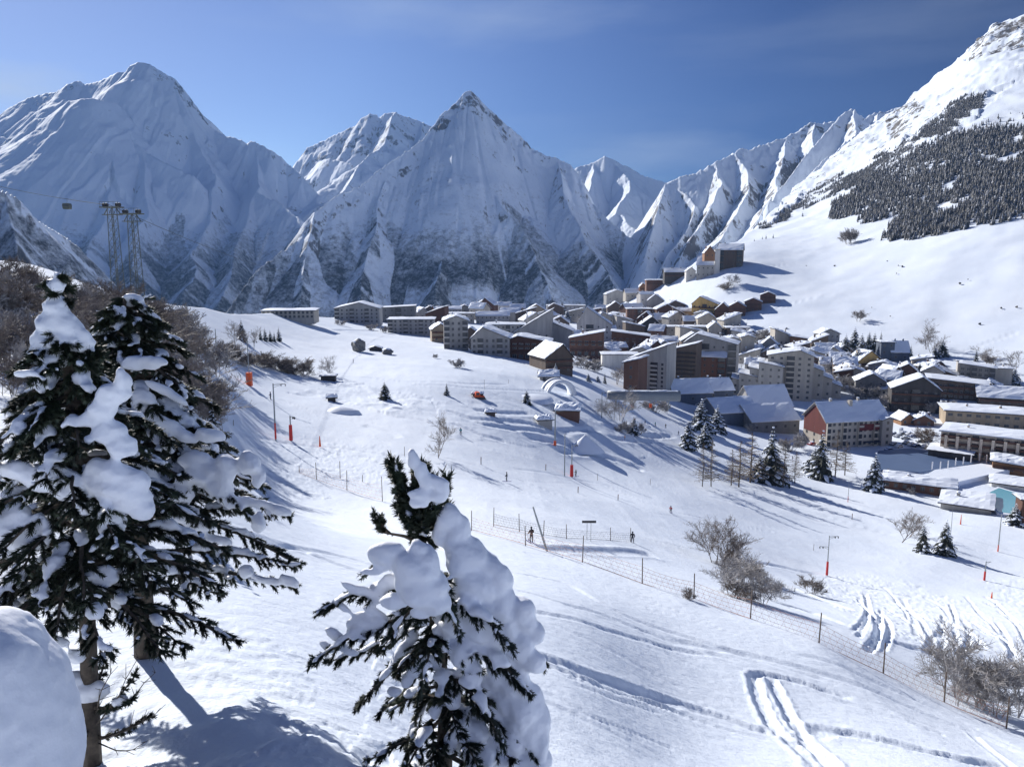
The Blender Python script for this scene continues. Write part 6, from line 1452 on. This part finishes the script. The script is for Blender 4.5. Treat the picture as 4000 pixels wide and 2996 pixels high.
# ---- centre tree
YC = 9.5
bc = P(1733, 3200, YC); bc.z = gz(bc.x, bc.y) - .1
C = Big('snowy_pine', 'bowed young pine with huge pillows of snow, standing alone in the centre foreground', bc, 11)
tp = [(1733, 3300), (1735, 2996), (1740, 2800), (1722, 2600), (1700, 2450), (1672, 2250), (1648, 2090), (1622, 1950), (1612, 1850), (1606, 1772)]
tw_ = [P(u, v, YC) for u, v in tp]; tw_[0] = Vector((tw_[1].x, tw_[1].y, bc.z - .3))
C.trunk.tube([C.L(p) for p in tw_], [.125, .115, .10, .085, .075, .055, .045, .035, .025, .012], 10)
def tfC(z):
    for i in range(len(tw_) - 1):
        if tw_[i].z <= z <= tw_[i + 1].z: return tw_[i].lerp(tw_[i + 1], (z - tw_[i].z) / (tw_[i + 1].z - tw_[i].z))
    return tw_[-1].copy() if z > tw_[-1].z else tw_[0].copy()
def BR(b, Y, pl, **k): b.bough([P(u, v, Y + dy) for u, v, dy in pl], **k)
for pl, kw in [
 ([(1690,2310,0),(1520,2300,-.2),(1380,2320,-.3),(1270,2375,-.3)], dict(tw=.34, sr=.075)), ([(1700,2400,0),(1520,2430,-.3),(1360,2490,-.5),(1235,2570,-.5)], dict(tw=.36, sr=.08)),
 ([(1700,2420,0),(1560,2480,.1),(1430,2540,.1),(1300,2580,0)], dict(tw=.34, sr=.07)), ([(1708,2520,0),(1600,2560,-.2),(1500,2650,-.3),(1405,2745,-.3)], dict(tw=.30, snow=.5)),
 ([(1712,2560,0),(1620,2640,.1),(1560,2720,.1),(1490,2780,.1)], dict(tw=.26, snow=.4)), ([(1655,2130,0),(1580,2100,0),(1500,2080,0)], dict(tw=.04, snow=0, nl=.02)), ([(1500,2080,0),(1480,2060,0),(1465,2020,0)], dict(tw=.12, snow=0)), ([(1520,2085,0),(1495,2060,0),(1490,2030,0)], dict(tw=.12, snow=0)),
 ([(1625,1985,0),(1590,1950,-.05),(1560,1890,-.05),(1538,1815,0)], dict(nl=.10, tw=.20, snow=.3)), ([(1628,2000,0),(1600,1980,.05),(1570,1920,.1),(1548,1850,.1)], dict(nl=.10, tw=.20, snow=.3)), ([(1620,1930,0),(1645,1880,-.1),(1650,1830,-.1)], dict(nl=.10, tw=.18, snow=.3)),
 ([(1640,2060,0),(1600,2030,-.1),(1575,1985,-.1)], dict(nl=.10, tw=.2, snow=.3)), ([(1640,2040,0),(1700,1990,-.1),(1735,1920,-.1),(1738,1880,-.1)], dict(nl=.10, tw=.2, snow=.5)), ([(1650,2090,0),(1700,2050,.1),(1740,1990,.1)], dict(nl=.10, tw=.18, snow=.4)),
 ([(1660,2190,0),(1590,2170,-.1),(1500,2190,-.2),(1430,2240,-.2)], dict(tw=.24)), ([(1680,2300,0),(1620,2360,-.4),(1560,2440,-.6),(1500,2520,-.7)], dict(tw=.34)), ([(1690,2350,0),(1800,2350,-.3),(1900,2420,-.5),(1990,2520,-.5)], dict(tw=.34)),
 ([(1700,2400,0),(1850,2430,0),(1980,2480,0),(2110,2580,0)], dict(tw=.36, sr=.09)), ([(1705,2480,0),(1850,2540,-.3),(1970,2600,-.4),(2060,2700,-.4)], dict(tw=.34, sr=.09)), ([(1660,2200,0),(1720,2290,-.5),(1760,2380,-.6),(1790,2460,-.6)], dict(tw=.3)),
 ([(1720,2620,0),(1820,2680,-.4),(1900,2780,-.5),(1960,2900,-.5)], dict(tw=.34, snow=.8)), ([(1728,2700,0),(1880,2760,-.2),(2020,2860,-.2),(2120,2990,-.2)], dict(tw=.34, snow=.8)), ([(1735,2780,0),(1650,2830,-.3),(1600,2920,-.3),(1570,3040,-.3)], dict(tw=.3, snow=.3)),
 ([(1730,2700,0),(1660,2740,.2),(1620,2820,.2),(1590,2900,.2)], dict(tw=.3, snow=.3)), ([(1735,2860,0),(1700,2920,-.5),(1680,3020,-.6)], dict(tw=.3, snow=.4)), ([(1735,2850,0),(1830,2920,-.5),(1880,3030,-.6)], dict(tw=.32, snow=.6)),
 ([(1700,2450,0),(1680,2530,-.7),(1660,2620,-.8),(1640,2700,-.8)], dict(tw=.3, snow=.5))]:
    kw.setdefault('snow', .7); BR(C, YC, pl, **kw)
auto(C, tfC, P(1733, 2950, YC).z, P(1672, 2250, YC).z, lambda f: .95 - .45 * f, 30, 5, snow=.35)
auto(C, tfC, P(1733, 2996, YC).z - 1.2, P(1733, 2900, YC).z, lambda f: 1.1, 6, 6, snow=.7)
for c in [(1610,1775,16,26),(1616,1800,24,34),(1645,1840,26,40),(1662,1880,30,30),(1690,1880,45,26),(1725,1893,34,28),(1738,1920,22,40),(1647,1930,55,22),(1712,1938,34,30),(1640,1965,40,22),
 (1757,2028,50,55),(1726,2080,36,55),(1780,2100,50,80),(1800,2060,40,50),(1634,2150,40,40),(1632,2215,88,85),(1590,2260,50,60),(1660,2300,90,80),(1578,2320,22,55),(1700,2350,60,50),(1765,2405,62,36),(1722,2402,38,34),(1640,2395,40,24),
 (1827,2185,80,85),(1800,2140,60,60),(1858,2286,90,105),(1945,2260,55,75),(1905,2220,60,60),(1955,2365,58,105),(1874,2420,92,105),(1820,2330,70,70),(1843,2510,78,70),(1925,2490,70,85),(1790,2500,50,60),(1980,2440,55,80),
 (2038,2385,50,58),(2055,2430,44,50),(2095,2475,35,42),(2023,2520,58,60),(2070,2575,58,50),(2030,2590,30,60),(2100,2600,30,30),
 (1960,2615,62,80),(2000,2680,70,80),(2038,2760,86,110),(2075,2830,66,110),(2095,2900,56,110),(2000,2840,72,100),(1960,2740,60,70),(1898,2665,36,52),(1843,2785,70,50),(1900,2760,50,50),(1950,2925,80,80),(1820,2920,40,48),(2105,2985,50,60),(2040,2980,70,60),(1900,2990,50,50),
 (1490,2165,52,42),(1530,2150,50,40),(1507,2210,52,18),(1452,2235,50,14),(1560,2190,30,40),(1577,2568,42,52),(1655,2576,42,26),(1700,2590,30,30),(1530,2350,44,36),(1514,2427,50,28),(1788,2654,38,56),(1740,2640,30,30),(1690,2500,40,40),(1610,2480,30,34)]:
    C.clump(*c, YC, dy=-.62 if c[0] < 1720 and 2130 < c[1] < 2410 else (-.30 if c[1] < 1990 else (-.12 if c[0] > 1600 else -.2)))
for c in [(1381,2300,62,16,-32),(1436,2312,50,16,-30),(1340,2370,46,14,-35),(1428,2440,74,42,-10),(1400,2475,55,28,-15),(1311,2480,50,22,-35),(1280,2525,40,18,-30),(1360,2540,50,18,-20),(1460,2385,50,16,-20)]:
    C.clump(*c[:4], YC, dy=-.35, tilt=-c[4])
for c in [(1760,2450,50,40),(1800,2560,44,50),(1850,2630,40,44),(1720,2520,34,36),(1650,2420,30,30),(1575,2400,34,24),(1480,2330,50,26),(1540,2270,44,34),(1500,2290,30,24),(1620,2620,34,30),(1770,2730,36,44),(1800,2830,40,50),(1760,2900,30,50),(1700,2780,26,30),(1540,2700,30,22),(1590,2660,26,26),(1870,2860,40,50),(1900,2950,44,50),(1850,2990,40,40)]:
    C.clump(*c, YC, dy=-.32)
for k in range(13):
    a = k * 2.4; z = .35 + .05 * k; b0 = tfC(P(1650, 2140, YC).z + k * .062); d = Vector((math.cos(a), math.sin(a), 0))
    C.bough([b0, b0 + d * .12 + Vector((0, 0, .06)), b0 + d * .22 + Vector((0, 0, .20)), b0 + d * .23 + Vector((0, 0, .34))], r0=.014, tw=.14, snow=.7, nl=.075, sr=.05)
C.finish(.024, it=9, am=.03)

# ---- left pair
YA = 8.8; ba = P(352, 2920, YA); ba.z = gz(ba.x, ba.y) - .05
A = Big('snowy_spruce', 'front one of the two tall left spruces, capped by a cone of snow', ba, 21)
ta = [(352, 2960), (350, 2700), (345, 2500), (322, 2100), (290, 1700), (260, 1400), (240, 1250), (228, 1130), (224, 1068)]
taw = [P(u, v, YA) for u, v in ta]; taw[0] = Vector((taw[0].x, taw[0].y, ba.z - .3))
A.trunk.tube([A.L(p) for p in taw], [.12, .105, .095, .085, .07, .055, .04, .022, .01], 10)
def tfl(tw):
    def f(z):
        for i in range(len(tw) - 1):
            if tw[i].z <= z <= tw[i + 1].z: return tw[i].lerp(tw[i + 1], (z - tw[i].z) / (tw[i + 1].z - tw[i].z))
        return tw[-1].copy() if z > tw[-1].z else tw[0].copy()
    return f
tfA = tfl(taw)
auto(A, tfA, P(345, 2370, YA).z, P(245, 1300, YA).z, lambda f: 1.42 * (1 - f) ** .7 + .24, 100, 8, droop=.42, tw=.40, snow=.6, skip=lambda f, a: math.sin(f * 23) > .93, sr=.07)
auto(A, tfA, P(228, 1180, YA).z, taw[-1].z, lambda f: .10, 6, 9, tw=.08, snow=.2)
auto(A, tfA, P(352, 2900, YA).z, P(350, 2720, YA).z, lambda f: .75, 7, 19, droop=-.3, tw=.08, snow=.15)
BR(A, YA, [(345,2400,0),(260,2440,-.3),(180,2490,-.4),(110,2560,-.4)], tw=.3)
for c in [(224,1075,14,16),(213,1165,26,34),(200,1200,34,36),(228,1215,48,50),(208,1270,70,60),(255,1285,70,60),(170,1330,50,44),(200,1350,66,66),(290,1330,62,48),(335,1340,36,24),(225,1400,40,36),
 (100,1460,50,18),(60,1830,75,36),(120,1850,60,40),(200,1865,110,55),(260,1900,70,60),(430,1850,100,60),(470,1900,110,70),(400,1900,60,50),(440,1540,70,42),(480,1500,34,60),(400,1595,60,44),(350,1640,50,30),(430,1690,62,46),(470,1745,62,46),
 (340,1990,44,34),(434,2045,50,60),(55,2060,80,90),(110,2100,60,60),(175,2075,30,66),(400,2250,62,40),(340,2300,42,60),(300,2240,40,30),(270,2385,56,34),(220,2510,64,24),(160,2470,50,30),(90,2430,60,28),(320,2700,95,44),(380,2690,50,30),(280,2660,60,40),(300,2560,40,30),(30,2380,50,40),(500,1940,80,56),(560,1990,44,50)]:
    A.clump(*c, YA, dy=-.5 if c[1] > 1420 and c[1] < 2600 else -.05)
rq = random.Random(4)
for (a0, a1, b0_, b1_) in ((360, 2840, 535, 2575), (395, 2770, 600, 2630), (370, 2870, 605, 2790), (360, 2800, 430, 2560), (380, 2900, 560, 2905)):
    p0, p1 = A.L(P(a0, a1, YA)), A.L(P(b0_, b1_, YA - .5)); pr_ = p0
    for k in range(1, 6):
        q = p0.lerp(p1, k / 5) + Vector((0, 0, -.10 * math.sin(k / 5 * 3.14))) + Vector((rq.gauss(0, .02), rq.gauss(0, .02), rq.gauss(0, .02))); ribbon(A.wood, pr_, q, .014 - k * .0018, .013 - k * .0018)
        for _ in range(2): ribbon(A.wood, q, q + (p1 - p0).normalized() * .10 + Vector((rq.gauss(0, .06), rq.gauss(0, .06), rq.gauss(.02, .06))), .005, .003)
        pr_ = q
A.finish(.026)
YB = 12.0; bb = P(570, 2560, YB); bb.z = gz(bb.x, bb.y) - .05
Bt = Big('snowy_spruce', 'rear one of the two tall left spruces, long drooping boughs reaching right', bb, 31)
tb = [(575, 2600), (560, 2350), (540, 2000), (520, 1700), (505, 1450), (492, 1280), (485, 1142)]
tbw = [P(u, v, YB) for u, v in tb]; tbw[0] = Vector((tbw[0].x, tbw[0].y, bb.z - .3))
Bt.trunk.tube([Bt.L(p) for p in tbw], [.21, .155, .125, .10, .08, .045, .012], 12)
tfB = tfl(tbw)
auto(Bt, tfB, P(560, 2010, YB).z, tbw[-1].z - .1, lambda f: 2.0 * (1 - f) ** .75 + .22, 104, 14, droop=.36, tw=.46, snow=.6, skip=lambda f, a: math.sin(f * 19 + 1) > .92, sr=.08)
for pl in [[(550,2050,0),(800,1990,-.3),(980,1960,-.4),(1120,2010,-.4)], [(550,2150,0),(780,2150,-.4),(960,2170,-.5),(1150,2200,-.5)], [(555,2180,0),(800,2230,0),(980,2250,0),(1140,2290,0)], [(555,2200,0),(700,2250,-.6),(800,2300,-.8),(850,2320,-.8)],
           [(540,1800,0),(740,1820,-.2),(900,1850,-.2),(1010,1890,-.2)], [(540,1850,0),(760,1880,-.6),(900,1930,-.7),(960,1990,-.7)], [(530,1650,0),(680,1640,-.3),(800,1700,-.4),(860,1790,-.4)], [(530,1600,0),(640,1590,-.3),(740,1640,-.4),(770,1700,-.4)], [(520,1450,0),(600,1430,-.2),(690,1500,-.3),(740,1570,-.3)]]:
    BR(Bt, YB, pl, tw=.46, sr=.085, r0=.045)
for c in [(600,1415,60,26,0),(640,1525,78,20,28),(700,1560,40,16,35),(640,1655,110,30,25),(720,1700,50,26,30),(640,1735,56,20,40),(800,1850,66,56,0),(850,1900,60,50,20),(880,1830,44,60,0),(975,1810,46,44,20),(1010,1870,24,40,30),(860,1940,64,24,20),(760,1800,60,40,0),(820,1700,60,30,10),
 (1000,1965,62,18,5),(1090,1990,52,22,20),(920,1960,60,24,0),(1010,2040,30,40,0),(615,2215,72,34,10),(560,2250,40,50,0),(700,2010,70,36,10),(780,2050,60,26,10),(850,2110,60,20,10),(1130,2270,46,22,30),(1040,2265,60,16,15),(960,2230,34,26,0),(700,1930,60,40,0),(740,1880,50,30,0),(690,2100,50,30,0),(560,1850,60,60,0),(600,1900,60,40,20),(560,1560,50,40,0),(520,1420,40,30,0)]:
    Bt.clump(*c[:4], YB, dy=-.7, tilt=c[4])
Bt.finish(.032)
# the rounded heap of snow at the lower left corner
pm = P(20, 2900, 4.6); pm.z = gz(pm.x, pm.y)
b = MB(); pk = [(-50,2860,300,440),(60,2920,200,320),(-80,2620,190,210),(20,2760,180,250)]
for (u, v, ru, rv) in pk:
    q = P(u, v, 4.6); k = (q.y * CT - q.z * ST) / F; b.blob(q - pm, (ru * k, .55, rv * k), u + 99, nu=24, nv=18, amp=.06)
o = b.build('snow_heap', M_SNOWN, None, True, pm); r = o.modifiers.new('fuse', 'REMESH'); r.mode = 'VOXEL'; r.voxel_size = .03; r.use_smooth_shade = True; m = o.modifiers.new('soft', 'SMOOTH'); m.factor = .6; m.iterations = 14
for nm_, sz_, st_ in (('drifts', .5, .10), ('pits', .08, .018)):
    tx = bpy.data.textures.new(nm_, 'CLOUDS'); tx.noise_scale = sz_; tx.noise_depth = 3; d_ = o.modifiers.new(nm_, 'DISPLACE'); d_.texture = tx; d_.strength = st_; d_.texture_coords = 'LOCAL'
tag(o, 'large rounded snow-buried bush filling the lower left corner', 'snow heap')
# stump with bare twigs between the heap and the trees
ps = P(352, 2900, 8.3)
# blurred tree behind: dark conifer top left of centre
plant(('conifer', 5), 660, 2010, 520, 'snow-dusted spruce standing behind the two tall ones, at their right', None, .8)
plant(('conifer', 9), 840, 1790, 240, 'dark spruce edge right behind the long boughs of the rear spruce', None, .7)
# ------------------------------------------------------------------ air
mv, tv, bv = newmat('haze_air'); tv.nodes.remove(bv)
pv = node(tv, 'ShaderNodeVolumePrincipled'); pv.inputs['Color'].default_value = (.30, .55, 1, 1); pv.inputs['Density'].default_value = 0.000050
pv.inputs['Anisotropy'].default_value = 0.0
tv.links.new(pv.outputs[0], tv.nodes['Material Output'].inputs['Volume'])
hb = MB(); hb.box(-7200, 7200, -120, 7300, -1400, 1430); hz_ = hb.build('haze', mv); tag(hz_, kind='stuff')
